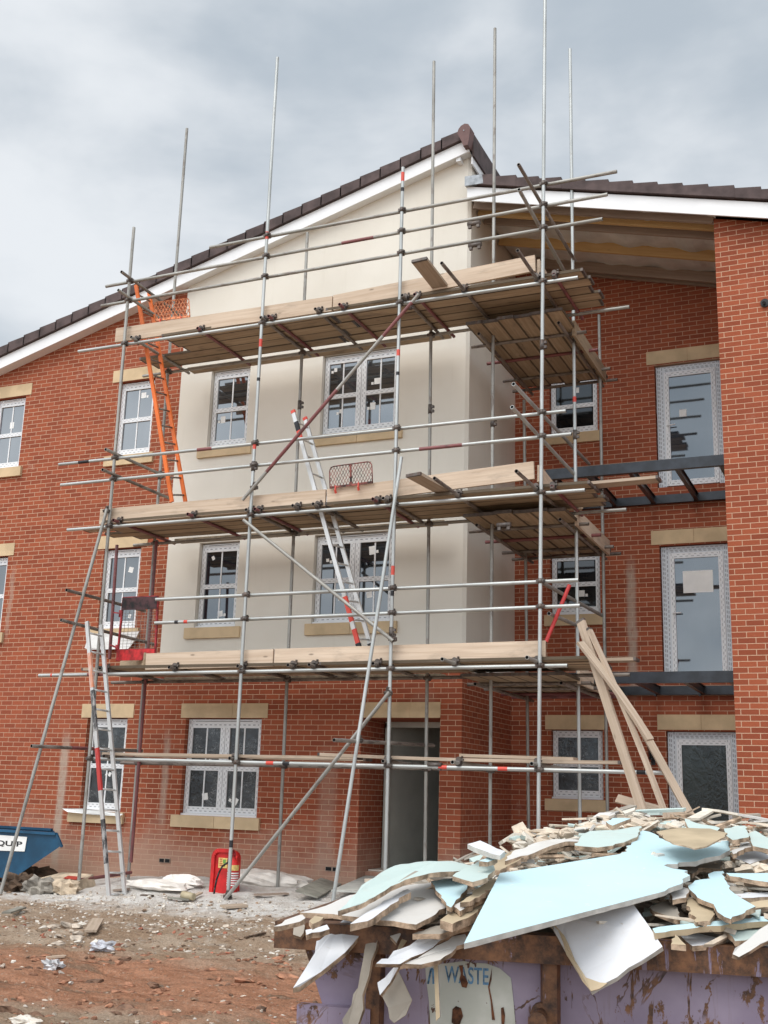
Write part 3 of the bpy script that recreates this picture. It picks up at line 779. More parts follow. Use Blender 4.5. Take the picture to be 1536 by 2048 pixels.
# couplers joining lengths of rail
for px, py in ((950, 488), (948, 445), (1008, 1048), (870, 1528)):
    p = at(px, py+2, 13.35); jm = MB(); jm.cyl((-0.09, 0, 0), (0.09, 0, 0), 0.033, 8); jm.box(-0.08, -0.04, -0.02, 0.02, -0.065, -0.02); jm.box(0.04, 0.08, -0.02, 0.02, -0.065, -0.02)
    jm.build('sleeve_coupler', M['coupler'], scf, Matrix.Translation(p))

# transoms (run front to back, on top of the ledgers)
TX = {3: [(-10.17, 13.2, 'dull'), (-9.02, 13.25, 'maroon'), (-7.93, 13.22, 'dirty'), (-7.80, 13.22, 'maroon'), (-7.05, 13.22, 'dirty'), (-6.66, 13.2, 'maroon'), (-5.72, 13.22, 'dirty'), (-5.55, 13.25, 'maroon'), (-4.87, 12.5, 'dirty'), (-3.86, 12.5, 'dirty'), (-3.62, 13.3, 'maroon')],
      2: [(-10.2, 13.2, 'maroon'), (-8.92, 13.2, 'maroon'), (-7.98, 13.22, 'dirty'), (-7.84, 13.22, 'maroon'), (-7.24, 13.2, 'dirty'), (-6.93, 13.2, 'dirty'), (-6.05, 13.2, 'maroon'), (-5.9, 13.2, 'dirty'), (-4.91, 12.5, 'dirty'), (-3.87, 12.5, 'dirty'), (-3.66, 13.3, 'maroon')],
      1: [(-10.2, 13.2, 'dirty'), (-9.04, 13.2, 'dirty'), (-7.95, 13.2, 'dirty'), (-7.19, 13.2, 'dirty'), (-6.88, 13.2, 'dirty'), (-5.97, 13.2, 'dirty'), (-4.92, 12.9, 'dull'), (-3.86, 12.9, 'dull')],
      0: [(-10.0, 13.2, 'dirty'), (-8.0, 13.22, 'dirty'), (-5.8, 13.22, 'dirty'), (-4.85, 13.12, 'dull'), (-3.87, 13.12, 'dull')]}
for lv, lst in TX.items():
    for (x, y0, m) in lst:
        z = LZ[lv]+0.048
        t = tube((x, y0, z+0.01), (x+0.01, 14.78, z-0.005), m, [], 'transom')
        if ncp < 96: coupler((x, 13.35, z), t, math.pi/2, math.pi/2)
# end transoms / returns that act as guard rails
def ytube(p, y0, y1, m, dz=0.0, Y=YO, name='end_rail', dx=0.0):
    c = at(p[0], p[1], Y); return tube((c.x-dx/2, y0, c.z-dz/2), (c.x+dx/2, y1, c.z+dz/2), m, [], name)
for (px, py, y0, y1, m, dz, nm) in [(262, 560, 13.05, 14.85, 'dirty', -0.05, 'end_rail'), (260, 597, 13.0, 14.75, 'dull', -0.02, 'end_rail'), (232, 908, 13.05, 14.75, 'dull', 0, 'end_rail'), (230, 950, 13.0, 14.75, 'dirty', 0, 'end_rail')]:
    ytube((px, py), y0, y1, m, dz)
tube(at(133, 1180, 12.75), at(290, 1222, 14.6), 'dirty', [], 'end_rail')
tube(at(122, 1240, 12.75), at(313, 1290, 14.7), 'dirty', [], 'end_rail')
tube(at(63, 1492, 12.5), at(284, 1502, 14.6), 'dirty', [(0.45, 0.5, 'maroon')], 'end_rail')
tube(at(668, 1480, 12.45), at(867, 1491, 14.75), 'dirty', [], 'end_rail')
for (a, b, Ya, Yb, m) in [((1037, 329), (1150, 522), 12.6, 14.99, 'dirty'), ((1038, 379), (1136, 556), 12.65, 14.95, 'dull'), ((1027, 768), (1178, 928), 12.6, 16.2, 'galv'), ((1024, 814), (1148, 948), 12.65, 15.0, 'galv'), ((1080, 1163), (1206, 1232), 13.35, 16.5, 'dull'), ((1098, 1227), (1152, 1250), 13.35, 15.0, 'dull')]:
    tube(at(a[0], a[1], Ya), at(b[0], b[1], Yb), m, [], 'end_rail')
tube(at(1139, 1170, 13.6), at(1092, 1284, 13.42), 'redtube', [], 'red_brace')
# braces and rakers
tube(at(838, 588, 13.24), at(485, 1000, 13.24), 'dull', [(0.12, 0.6, 'maroon'), (0.66, 1.5, 'maroon')], 'brace')
tube(at(487, 1040, 13.24), at(786, 1282, 13.24), 'dull', [], 'brace')
tube(at(779, 1384, 13.24), at(450, 1799, 13.22), 'dull', [], 'brace')
tube(at(214, 1018, 13.25), atz(0, 1790, 0.05), 'dull', [], 'raker')
tube(at(803, 914, 13.22), at(664, 1815, 12.72), 'galv', [(0.28, 1.6, 'galv')], 'raker')
for (px, py, Y) in ((820, 615, 13.27), (508, 975, 13.27), (785, 1278, 13.27), (776, 1386, 13.27), (455, 1793, 13.26), (717, 1480, 12.99), (213, 1022, 13.27)):
    coupler(at(px, py, Y), scf, 0.3, 0.6)
# foot ties near the ground at the ladder bay
tube(at(160, 1760, 13.34), at(262, 1745, 14.45), 'maroon', [], 'foot_tie')

# return scaffold beside the bay
for z in (7.83, 5.06, 2.93):
    tube((-3.80, 14.2, z), (-3.80, 16.85, z), 'dirty', [], 'ledger'); tube((-4.95, 14.2, z), (-4.95, 16.85, z), 'dirty', [], 'ledger')
    for y in (14.75, 15.45, 16.25, 16.75): tube((-5.25, y, z+0.048), (-3.55, y, z+0.05), random.choice(['dirty', 'maroon']), [], 'transom')

# boards -------------------------------------------------------------
def board(a, b, w, t, mat, label=None, group=None, up=(0, 0, 1), name='scaffold_board', parent=None, cat='board', bandm=None, warp=0.0):
    a = Vector(a); b = Vector(b); d = b-a; l = d.length; n = d.normalized()
    u = Vector(up); u = (u-n*u.dot(n)).normalized(); s = u.cross(n)
    q = MB(); k = 8
    for i in range(k):
        xa, xb = -l/2+l*i/k, -l/2+l*(i+1)/k
        za = warp*math.sin(math.pi*i/k); zb = warp*math.sin(math.pi*(i+1)/k)
        q.face([(xa, -w/2, t/2+za), (xb, -w/2, t/2+zb), (xb, w/2, t/2+zb), (xa, w/2, t/2+za)])
        q.face([(xa, w/2, -t/2+za), (xb, w/2, -t/2+zb), (xb, -w/2, -t/2+zb), (xa, -w/2, -t/2+za)])
        q.face([(xa, -w/2, -t/2+za), (xb, -w/2, -t/2+zb), (xb, -w/2, t/2+zb), (xa, -w/2, t/2+za)])
        q.face([(xa, w/2, t/2+za), (xb, w/2, t/2+zb), (xb, w/2, -t/2+zb), (xa, w/2, -t/2+za)])
    q.face([(-l/2, -w/2, -t/2), (-l/2, -w/2, t/2), (-l/2, w/2, t/2), (-l/2, w/2, -t/2)])
    q.face([(l/2, w/2, -t/2), (l/2, w/2, t/2), (l/2, -w/2, t/2), (l/2, -w/2, -t/2)])
    mats = [mat]
    if bandm:      # hoop iron on the ends
        mats.append(bandm)
        for e in (-1, 1):
            q.box(min(e*(l/2+0.001), e*(l/2-0.03)), max(e*(l/2+0.001), e*(l/2-0.03)), -w/2-0.001, w/2+0.001, -t/2-0.001, t/2+0.001, 1)
    m = Matrix(((n.x, s.x, u.x, 0), (n.y, s.y, u.y, 0), (n.z, s.z, u.z, 0), (0, 0, 0, 1)))
    o = q.build(name, mats, parent, Matrix.Translation((a+b)/2) @ m)
    if parent is None: tag(o, label, cat, group)
    return o
ORD = ['outermost', 'second', 'third', 'fourth', 'fifth']
LN = {1: 'lowest', 2: 'middle', 3: 'top'}
for lv in (3, 2, 1):
    z = LZ[lv]+0.048+0.024+0.020
    for k in range(5):
        y = 13.475+k*0.232+random.uniform(-0.004, 0.004)
        w = 0.226
        xs = -6.95+random.uniform(-0.25, 0.25)
        xl = -10.62+random.uniform(-0.12, 0.10)
        if lv == 1: xl = -10.75 if k > 1 else -10.4
        if lv == 3 and k < 3: xl = -9.72+random.uniform(-0.05, 0.05)          # ladder gap
        if lv == 2 and k == 3: xl = -11.0
        xr = -3.22+random.uniform(-0.06, 0.06)
        pos = ORD[k]+' deck board from the outer edge'
        j = random.uniform(-0.006, 0.006)
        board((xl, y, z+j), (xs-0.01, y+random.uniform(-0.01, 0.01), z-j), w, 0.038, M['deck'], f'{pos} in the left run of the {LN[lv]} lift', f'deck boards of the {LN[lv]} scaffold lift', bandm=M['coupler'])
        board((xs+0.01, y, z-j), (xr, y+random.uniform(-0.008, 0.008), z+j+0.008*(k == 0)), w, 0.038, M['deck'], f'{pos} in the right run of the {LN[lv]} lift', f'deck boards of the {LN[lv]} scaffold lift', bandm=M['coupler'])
    # inside board close to the wall
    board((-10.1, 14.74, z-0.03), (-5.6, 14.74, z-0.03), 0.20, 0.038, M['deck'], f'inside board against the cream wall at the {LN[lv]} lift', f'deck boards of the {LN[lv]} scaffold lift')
    zr_ = {3: 7.83, 2: 5.06, 1: 2.93}[lv]+0.048+0.024+0.021
    for k in range(6):
        x = -4.96+k*0.232
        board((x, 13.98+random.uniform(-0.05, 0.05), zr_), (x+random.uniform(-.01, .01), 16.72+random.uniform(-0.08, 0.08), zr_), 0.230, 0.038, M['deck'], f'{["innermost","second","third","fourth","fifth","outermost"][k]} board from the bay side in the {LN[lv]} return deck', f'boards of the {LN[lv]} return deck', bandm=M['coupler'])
# toe boards (clipped on: part of the scaffold)
for (x0, z0, x1, z1, y) in [(-10.6, 8.268, -6.865, 8.228, 13.385), (-6.845, 8.238, -3.89, 8.352, 13.385), (-10.58, 5.375, -6.835, 5.382, 13.385), (-6.81, 5.384, -3.91, 5.515, 13.385), (-9.55, 3.205, -7.515, 3.222, 13.385), (-7.49, 3.225, -3.77, 3.245, 13.385)]:
    board((x0, y, z0), (x1, y, z1), 0.038, 0.228, M['toe'], name='toe_board', parent=scf)
board((-10.7, 14.35, 3.23), (-9.62, 13.45, 3.23), 0.038, 0.225, M['deck'], name='toe_board', parent=scf)
for (z, y0, y1) in ((7.91, 14.62, 16.55), (5.19, 14.65, 16.6), (3.08, 14.7, 16.5)):
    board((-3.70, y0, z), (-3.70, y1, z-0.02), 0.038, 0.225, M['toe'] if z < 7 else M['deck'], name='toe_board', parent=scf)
for (z, y1) in ((8.33, 14.4), (5.49, 14.45)):       # stop-end boards at the corner
    board((-3.87, 13.45, z), (-3.87, y1, z-0.10), 0.038, 0.225, M['toe'], name='toe_board', parent=scf)
# loose boards
GB = 'loose boards left on the scaffold'
board(at(838, 519, 12.75), at(892, 588, 13.55), 0.225, 0.038, M['oldw'], 'loose board sticking out and up over the toe board of the top lift', GB, bandm=M['coupler'])
board(at(826, 949, 12.75), at(905, 992, 13.6), 0.225, 0.038, M['oldw'], 'loose board sticking out over the toe board of the middle lift', GB, bandm=M['coupler'])
board((-6.0, 13.80, 5.345), (-2.41, 13.72, 5.365), 0.225, 0.038, M['oldw'], 'long board running past the middle lift towards the black balcony steel', GB, bandm=M['coupler'])
board((-6.3, 14.2, 3.195), (-2.82, 14.15, 3.20), 0.225, 0.038, M['oldw'], 'long board running out past the right end of the lowest lift', GB, bandm=M['coupler'])
board((-11.15, 14.1, 3.19), (-9.2, 14.1, 3.18), 0.225, 0.038, M['oldw'], 'board overhanging the left end of the lowest lift', GB, bandm=M['coupler'])
board((-11.25, 13.9, 5.33), (-9.4, 13.9, 5.33), 0.225, 0.038, M['oldw'], 'board overhanging the left end of the middle lift', GB, bandm=M['coupler'])
board((-4.45, 14.9, 5.43), (-3.75, 15.2, 5.45), 0.15, 0.04, M['toe'], 'short pale offcut lying on the black balcony beam', GB)
z = LZ[0]+0.048+0.024+0.020
G0 = 'boards lying on the tubes above the ground floor windows'
board((-10.15, 13.42, z), (-6.25, 13.5, z+0.005), 0.225, 0.038, M['oldw'], 'left end board on the low tubes in front of the ground floor windows', G0, bandm=M['coupler'])
board((-6.79, 13.48, z+0.043), (-2.92, 13.6, z+0.01), 0.225, 0.038, M['oldw'], 'long board on the low tubes crossing the open doorway', G0, bandm=M['coupler'], warp=-0.02)
board((-4.95, 13.75, z+0.065), (-3.5, 13.72, z+0.045), 0.225, 0.038, M['oldw'], 'short board lying askew on top of the long low board', G0)
board((-9.9, 13.85, z), (-6.3, 13.9, z), 0.225, 0.038, M['oldw'], 'rear board on the low tubes left of the doorway', G0, bandm=M['coupler'])
# planks leaning beside the right hand end
GP = 'planks leaning at the right end of the scaffold'
board(at(1161, 1240, 13.32), at(1307, 1690, 12.6), 0.11, 0.038, M['oldw'], 'widest plank leaning against the scaffold, left of the bundle', GP, up=(-0.5, -1, 0.2), bandm=M['coupler'])
board(at(1178, 1257, 13.25), at(1353, 1690, 12.45), 0.065, 0.04, M['oldw'], 'middle leaning plank with its edge to the camera', GP, up=(1, -0.5, 0.3), bandm=M['coupler'], warp=0.04)
board(at(1160, 1285, 13.15), at(1300, 1480, 12.8), 0.10, 0.035, M['oldw'], 'thin twisted batten crossing the leaning planks', GP, up=(0.8, -0.6, 0.3), warp=0.03)
board(at(1275, 1440, 13.4), at(1400, 1665, 13.0), 0.09, 0.03, M['oldw'], 'slim lath slanting down to the right in front of the glazed door', GP, up=(0.6, -1, 0.2))
board(at(1234, 1597, 13.2), at(1440, 1655, 12.9), 0.10, 0.03, M['oldw'], 'pale batten lying almost flat behind the heap', GP, up=(0, -1, 0.6))
for k in ('o1', 'o2', 'i1', 'i2', 'o3', 'i3'):      # sole boards
    o, a, b = S[k]
    if k in ('o1', 'o2'): board((b.x-0.3, b.y, b.z-0.02), (b.x+0.3, b.y+0.03, b.z-0.02), 0.225, 0.038, M['oldw'], f'sole board under the {"left corner" if k=="o1" else "second"} upright in front', 'sole boards under the uprights')

# ================================================================== LADDERS
def ladder(p1, q1, p2, q2, Y1, Y2, m, rungs, label, name, feet=True, bands=(), w=0.028, d=0.06, Yf=None):
    Yb = Yf or (Y1, Y2)
    a1, b1 = at(p1[0], p1[1], Y1), at(q1[0], q1[1], Yb[0]); a2, b2 = at(p2[0], p2[1], Y2), at(q2[0], q2[1], Yb[1])
    lo = b1 if b1.z < a1.z else a1
    t = thing(name, (b1+b2)/2, label, 'ladder')
    wd = (a2-a1)
    for i, (a, b) in enumerate(((a1, b1), (a2, b2))):
        q = MB(); dr = (b-a).normalized(); fw_ = dr.cross(wd).normalized()
        q.bar(a, b, d, w, wd, 0)
        mats = [M[m]]
        for (k, t0, t1, bm) in bands:
            if k == i:
                if M[bm] not in mats: mats.append(M[bm])
                q.bar(a+(b-a)*t0, a+(b-a)*t1, d+0.002, w+0.002, wd, mats.index(M[bm]))
        s = q.build('stile', mats, t)
        if feet:
            
            q = MB(); q.bar(b-dr*0.05, b+dr*0.01, d+0.008, w+0.008, wd); q.build('end_cap', M['black'], s)
            if feet != 'foot': q = MB(); q.bar(a-dr*0.01, a+dr*0.035, d+0.006, w+0.006, wd); q.build('end_cap', M['bandred'], s)
    for k in range(rungs):
        f = (k+0.6)/rungs
        q = MB(); q.cyl(a1+(b1-a1)*f, a2+(b2-a2)*f, 0.014, 8)
        q.build('rung', M['dirty'] if m == 'orange' else M['alu'], t)
    return t
ladder((272, 570), (344, 1004), (298, 585), (371, 1004), 13.62, 13.92, 'orange', 13, 'bright orange ladder rising through the top deck at the left end', 'ladder', False)
ladder((586, 822), (718, 1294), (610, 836), (742, 1294), 13.55, 13.82, 'alu', 13, 'grey aluminium ladder with red painted foot in front of the cream bay', 'ladder', True, [(0, 0.05, 0.09, 'bandblk'), (0, 0.09, 0.13, 'bandred'), (0, 0.80, 0.9, 'bandred'), (0, 0.9, 0.93, 'alu'), (0, 0.93, 0.985, 'bandred'), (0, 0.985, 1.0, 'bandblk')])
ladder((174, 1243), (219, 1806), (202, 1250), (251, 1806), 12.98, 13.24, 'alu', 14, 'dirty aluminium ladder standing on the ground at the left end of the scaffold', 'ladder', 'foot', [(0, 0.12, 0.25, 'worno'), (0, 0.26, 0.41, 'wornk'), (0, 0.47, 0.62, 'wornr'), (0, 0.72, 0.87, 'wornk')], Yf=(12.9, 13.14))

# ================================================================== GUARDS AND GATES
def mesh_guard(cs, Y, mat, label, name, cat, diamond=0.045, rad=0.06, mid=False, hooks=(), group=None, wire=0.005):
    P = [at(c[0], c[1], Y) for c in cs]      # TL TR BR BL
    t = thing(name, (P[2]+P[3])/2, label, cat, group)
    O = P[3]; U = P[2]-P[3]; V = P[0]-P[3]; w, h = U.length, V.length
    U.normalize(); V.normalize(); nn = Vector((0, -1, 0))
    def pt(u, v, o=0): return O+U*u+V*v+nn*o
    q = MB(); r = 0.008
    pts = [pt(0, 0), pt(0, h-rad)]+[pt(rad-rad*math.cos(a), h-rad+rad*math.sin(a)) for a in (0.4, 0.8, 1.2)]+[pt(rad, h), pt(w-rad, h)]+[pt(w-rad+rad*math.sin(a), h-rad+rad*math.cos(a)) for a in (0.4, 0.8, 1.2)]+[pt(w, h-rad), pt(w, 0)]
    q.path(pts, r, 6); q.bar(pt(0, 0.012), pt(w, 0.012), 0.01, 0.03, (0, 0, 1))
    if mid: q.bar(pt(w/2, 0), pt(w/2, h), 0.012, 0.028, U)
    q.build('guard_frame', mat, t)
    q = MB(); s = diamond
    n = int((w+h)/s)+2
    for sg in (1, -1):
        for i in range(-n, n):
            # lines u = i*s +- 0.55*v
            c0 = i*s
            u0, v0, u1, v1 = c0, 0, c0+sg*0.55*h, h
            if u0 > u1: u0, v0, u1, v1 = u1, v1, u0, v0
            if u1 <= 0 or u0 >= w: continue
            if u0 < 0: v0 += (v1-v0)*(-u0)/(u1-u0); u0 = 0
            if u1 > w: v1 = v0+(v1-v0)*(w-u0)/(u1-u0); u1 = w
            q.bar(pt(u0, v0), pt(u1, v1), wire, wire, U)
    q.build('mesh_infill', mat, t)
    for u in hooks:
        q = MB(); q.bar(pt(u*w, 0.03, 0.0), pt(u*w, -0.06, 0.02), 0.03, 0.012, U); q.bar(pt(u*w, -0.05, 0.0), pt(u*w, -0.065, 0.03), 0.05, 0.02, U); q.build('hook', M['bandred'], t)
    return t
mesh_guard([(309, 605), (384, 597), (380, 634), (311, 642)], 13.42, M['omesh'], 'orange wire mesh brick guard on the top toe board beside the orange ladder', 'brick_guard', 'guard', 0.06, 0.04, False, (0.15, 0.75), None, 0.008)
mesh_guard([(659, 934), (745, 921), (745, 966), (660, 977)], 13.33, M['bmesh'], 'worn red wire mesh brick guard hooked over the middle toe board', 'brick_guard', 'guard', 0.045, 0.07, True, (0.14, 0.68))
# lower edge of the same guard shows below the toe board
# red ladder gate
P = [at(247, 1196, 13.48), at(316, 1193, 13.48), at(310, 1320, 13.48), at(234, 1322, 13.48)]
g = thing('ladder_gate', (P[2]+P[3])/2, 'red steel ladder gate with a dark scuffed top plate and wire mesh', 'gate')
def gp_(u, v):
    return (P[0]*(1-u)+P[1]*u)*v+(P[3]*(1-u)+P[2]*u)*(1-v)
q = MB()
for (a, b) in (((0, 0), (0, 1)), ((1, 0), (1, 1)), ((0, 1), (1, 1)), ((0, 0.17), (1, 0.17))): q.bar(gp_(*a), gp_(*b), 0.025, 0.03, (0, -1, 0))
q.build('gate_frame', M['redsteel'], g)
def plate(mb, va, vb, o, m=0, u0=0.0, u1=1.0):
    a, b, c, d = gp_(u0, va), gp_(u1, va), gp_(u1, vb), gp_(u0, vb); e = Vector((0, -0.003-o, 0)); e2 = Vector((0, -o, 0))
    mb.hexa([a+e, b+e, b+e2, a+e2, d+e, c+e, c+e2, d+e2], m)
q = MB(); plate(q, 0.80, 1.0, 0.02); q.build('top_plate', M['darkred'], g)
q = MB(); plate(q, 0.0, 0.17, 0.02, 0, 0, 0.75); plate(q, 0.09, 0.17, 0.021, 0, 0.75, 1.0); q.build('kick_plate', mat_plain('scuffed_red_plate', (0.42, 0.018, 0.02), 0.5, 0, 0.35, 10, 0.1), g)
q = MB()
for i in range(1, 9): q.bar(gp_(i/9, 0.17), gp_(i/9, 0.8), 0.004, 0.004)
for i in range(1, 13): q.bar(gp_(0, 0.17+i*0.63/13), gp_(1, 0.17+i*0.63/13), 0.004, 0.004)
q.build('mesh_infill', M['dirty'], g)
for v in (0.2, 0.75):
    q = MB(); a = gp_(0, v); q.bar(a, at(221 if v < 0.5 else 228, 1290 if v < 0.5 else 1225, 13.58), 0.03, 0.02); q.cyl(a+Vector((-0.03, 0, -0.05)), a+Vector((-0.03, 0, 0.05)), 0.02, 8); q.build('hinge', M['redsteel'], g)

# ================================================================== GROUND
def sstep(a, b, x):
    t = max(0, min(1, (x-a)/(b-a))); return t*t*(3-2*t)
def gz(x, y):
    z = 0.17*sstep(11.8, 14.6, y)*sstep(-12.5, -9.5, x)+0.05*sstep(11.5, 14, y)
    near = sstep(16, 11, y)
    z += 0.05*math.exp(-((y-10.6-0.12*(x+7))/0.5)**2)*sstep(-4, -5, x)       # low bank in front of the scaffold
    z += 0.035*mnoise.noise(Vector((x*0.8, y*0.9, 0)))*near+0.03*mnoise.noise(Vector((x*2.1, y*3.0, 3)))+0.016*mnoise.noise(Vector((x*5, y*9, 5)))
    if 4.5 < y < 13 and -12 < x < 0:
        z += 0.014*mnoise.noise(Vector((x*9, y*22, 1)))+0.010*mnoise.noise(Vector((x*24, y*34, 2)))
    if 5.5 < y < 11.5:
        k = sstep(5.5, 6.5, y)*sstep(11.2, 9.6, y)
        yy = y-0.15*(x+6)
        z += k*(0.055*mnoise.noise(Vector((x*0.45, yy*3.6, 11)))+0.035*mnoise.noise(Vector((x*1.3, yy*8, 12)))+0.03*abs(mnoise.noise(Vector((x*6, yy*16, 13)))))
    if y > 12.3:
        z += 0.05*max(0, mnoise.noise(Vector((x*1.7+3, y*2.2, 8))))
    z -= 0.03*math.exp(-((y-8.2-0.15*(x+6)+0.12*mnoise.noise(Vector((x*1.5, 0, 4))))/0.16)**2)
    z -= 0.03*math.exp(-((y-7.2-0.15*(x+6)+0.12*mnoise.noise(Vector((x*1.7, 2, 4))))/0.14)**2)
    return z
def gpt(px, py):
    z = 0.1
    for _ in range(12):
        p = atz(px, py, z); z = 0.5*z+0.5*gz(p.x, p.y)
    return atz(px, py, z)
def axis(a, b, fine, lo, hi):
    xs = []; x = a
    while x < b: xs.append(x); x += fine
    xs.append(b); st = fine; x = a
    left = []
    while x > lo:
        st *= 1.5; x -= st; left.append(max(x, lo))
    st = fine; x = b; right = []
    while x < hi:
        st *= 1.5; x += st; right.append(min(x, hi))
    return left[::-1]+xs+right
gxs = axis(-12.0, -3.0, 0.042, -400, 400); gys = axis(5.0, 15.2, 0.032, -400, 600)
me = bpy.data.meshes.new('ground')
nx_, ny_ = len(gxs), len(gys)
me.from_pydata([(x, y, gz(x, y)) for y in gys for x in gxs], [], [(j*nx_+i, j*nx_+i+1, (j+1)*nx_+i+1, (j+1)*nx_+i) for j in range(ny_-1) for i in range(nx_-1)])
me.polygons.foreach_set('use_smooth', [True]*len(me.polygons))
gr = bpy.data.objects.new('ground', me); COL.objects.link(gr); gr['kind'] = 'structure'
def mat_ground():
    m, nt, b = newmat('site_ground')
    p = wpos(nt); sp = nt.nodes.new('ShaderNodeSeparateXYZ'); L(nt, p, sp.inputs[0])
    base = mixc(nt, mapr(nt, noise_(nt, vmap(nt, p, (1, 1.6, 1)), 1.3, 8, 0.65), 0.36, 0.64), (0.44, 0.30, 0.20), (0.62, 0.48, 0.36))
    # churned red clay in the wheel tracks
    t = math_(nt, 'ADD', sp.outputs[1], math_(nt, 'MULTIPLY', math_(nt, 'ADD', sp.outputs[0], 6.0), -0.15))
    tn = math_(nt, 'ADD', t, math_(nt, 'MULTIPLY', math_(nt, 'SUBTRACT', noise_(nt, p, 1.4, 5), 0.5), 1.3))
    red = math_(nt, 'MULTIPLY', mapr(nt, tn, 6.4, 7.0), mapr(nt, tn, 8.6, 9.5, 1, 0))
    rc = mixc(nt, mapr(nt, noise_(nt, vmap(nt, p, (2.2, 9, 1)), 1.6, 6, 0.65), 0.35, 0.65), (0.46, 0.20, 0.11), (0.68, 0.33, 0.20))
    rc = mixc(nt, mapr(nt, noise_(nt, vmap(nt, p, (1.2, 5, 1), (4, 4, 0)), 1.2, 6, 0.6), 0.52, 0.66, 0, 0.8), rc, (0.25, 0.165, 0.11))
    col = mixc(nt, math_(nt, 'MULTIPLY', red, 0.9), base, rc)
    pw = math_(nt, 'MULTIPLY', mapr(nt, noise_(nt, vmap(nt, p, (0.8, 2.0, 1), (2, 7, 0)), 1.5, 7, 0.7), 0.56, 0.68), mapr(nt, sp.outputs[1], 8.8, 9.6))
    col = mixc(nt, math_(nt, 'MULTIPLY', pw, 0.65), col, (0.70, 0.64, 0.57))
    # pale plaster crumbs
    v = N(nt, 'ShaderNodeTexVoronoi', Scale=16.0); L(nt, vmap(nt, p, (1, 0.7, 1)), v.inputs['Vector'])
    cr = math_(nt, 'MULTIPLY', mapr(nt, v.outputs['Distance'], 0.12, 0.2, 1, 0), mapr(nt, noise_(nt, p, 1.6, 4), 0.52, 0.66))
    col = mixc(nt, math_(nt, 'MULTIPLY', cr, 0.7), col, (0.6, 0.55, 0.48))
    g = noise_(nt, p, 45, 6, 0.7)
    col = mixc(nt, mapr(nt, g, 0.3, 0.7, 0.42, 0), col, (0.13, 0.08, 0.05))
    h2 = noise_(nt, vmap(nt, p, (1, 1.3, 1), (9, 9, 0)), 30, 5, 0.75)
    col = mixc(nt, mapr(nt, h2, 0.55, 0.72, 0, 0.6), col, (0.66, 0.56, 0.46))
    # spilt plaster and sand by the wall
    sx = math_(nt, 'ADD', sp.outputs[1], math_(nt, 'MULTIPLY', math_(nt, 'SUBTRACT', noise_(nt, p, 1.7, 6, 0.65), 0.5), 2.2))
    xm = mapr(nt, math_(nt, 'ADD', sp.outputs[0], math_(nt, 'MULTIPLY', noise_(nt, p, 1.5, 4), 1.2)), -11.3, -10.3)
    sand = math_(nt, 'MULTIPLY', mapr(nt, sx, 12.0, 12.7), xm)
    sc_ = mixc(nt, mapr(nt, noise_(nt, p, 5, 6, 0.6), 0.35, 0.65), (0.72, 0.66, 0.60), (0.86, 0.83, 0.79))
    col = mixc(nt, math_(nt, 'MULTIPLY', sand, 0.95), col, sc_)
    L(nt, col, b.inputs['Base Color']); b.inputs['Roughness'].default_value = 0.95; b.inputs['Specular IOR Level'].default_value = 0.1
    bump(nt, b, math_(nt, 'ADD', g, math_(nt, 'MULTIPLY', noise_(nt, vmap(nt, p, (1, 2, 1)), 11, 7, 0.75), 1.6)), 1.0, 0.035)
    return m
me.materials.append(mat_ground())

def rock(mb, c, s, fl=0.6, m=0, stretch=1.0, rot=None):
    c = Vector(c); a = random.uniform(0, 6.28) if rot is None else rot
    ca, sa = math.cos(a), math.sin(a)
    n1, n2 = 7, 3
    tx, ty = random.uniform(-.45, .45), random.uniform(-.45, .45)
    i = len(mb.v); vs = []
    vs.append(Vector((0, 0, 1)))
    for j in range(n2):
        ph = math.pi*(j+1)/(n2+1)
        for k in range(n1):
            th = 2*math.pi*(k+0.5*(j % 2))/n1
            r = random.uniform(0.55, 1.18)
            vs.append(Vector((math.sin(ph)*math.cos(th), math.sin(ph)*math.sin(th), math.cos(ph)))*r)
    vs.append(Vector((0, 0, -1)))
    for v in vs:
        x, y, z = v.x*s*stretch, v.y*s, v.z*s*fl+(v.x*tx+v.y*ty)*s*0.6
        mb.v.append(c+Vector((x*ca-y*sa, x*sa+y*ca, z)))
    def F(*q): mb.f.append([i+t for t in q]); mb.m.append(m); mb.sm.append(False); mb.uv.append([(0, 0)]*len(q))
    for k in range(n1):
        F(0, 1+k, 1+(k+1) % n1); F(1+(n2-1)*n1+(k+1) % n1, 1+(n2-1)*n1+k, 1+n2*n1)
        for j in range(n2-1):
            F(1+j*n1+k, 1+(j+1)*n1+k, 1+(j+1)*n1+(k+1) % n1, 1+j*n1+(k+1) % n1)
M['stoneA'] = mat_plain('pale_stone', (0.52, 0.44, 0.36), 0.9, 0, 0.25, 9, 0.3)
M['stoneB'] = mat_plain('brown_stone', (0.32, 0.22, 0.15), 0.9, 0, 0.25, 9, 0.3)
M['stoneC'] = mat_plain('plaster_crumb', (0.66, 0.61, 0.54), 0.9, 0, 0.12, 9, 0.3)
M['stoneD'] = mat_plain('brick_crumb', (0.34, 0.13, 0.08), 0.9, 0, 0.2, 9, 0.3)
st = MB()
for k in range(7000):
    y = random.uniform(5.6, 13.4) if k % 4 else random.uniform(9.5, 13.2); x = random.uniform(-11.5, -3.2)
    band = 7.0+0.15*(x+6) < y < 9.2+0.15*(x+6)
    if band and random.random() < 0.7: continue
    if mnoise.noise(Vector((x*0.9, y*1.1, 9))) < -0.15 and random.random() < 0.6: continue
    s = min(0.055, 0.006+abs(random.gauss(0, 0.0105)))
    rock(st, (x, y, gz(x, y)+s*0.15), s, random.uniform(0.4, 0.8), random.choice([0, 0, 1, 1, 1, 2, 3] if y < 11 else [0, 0, 2, 2, 1]), random.uniform(1, 1.7))
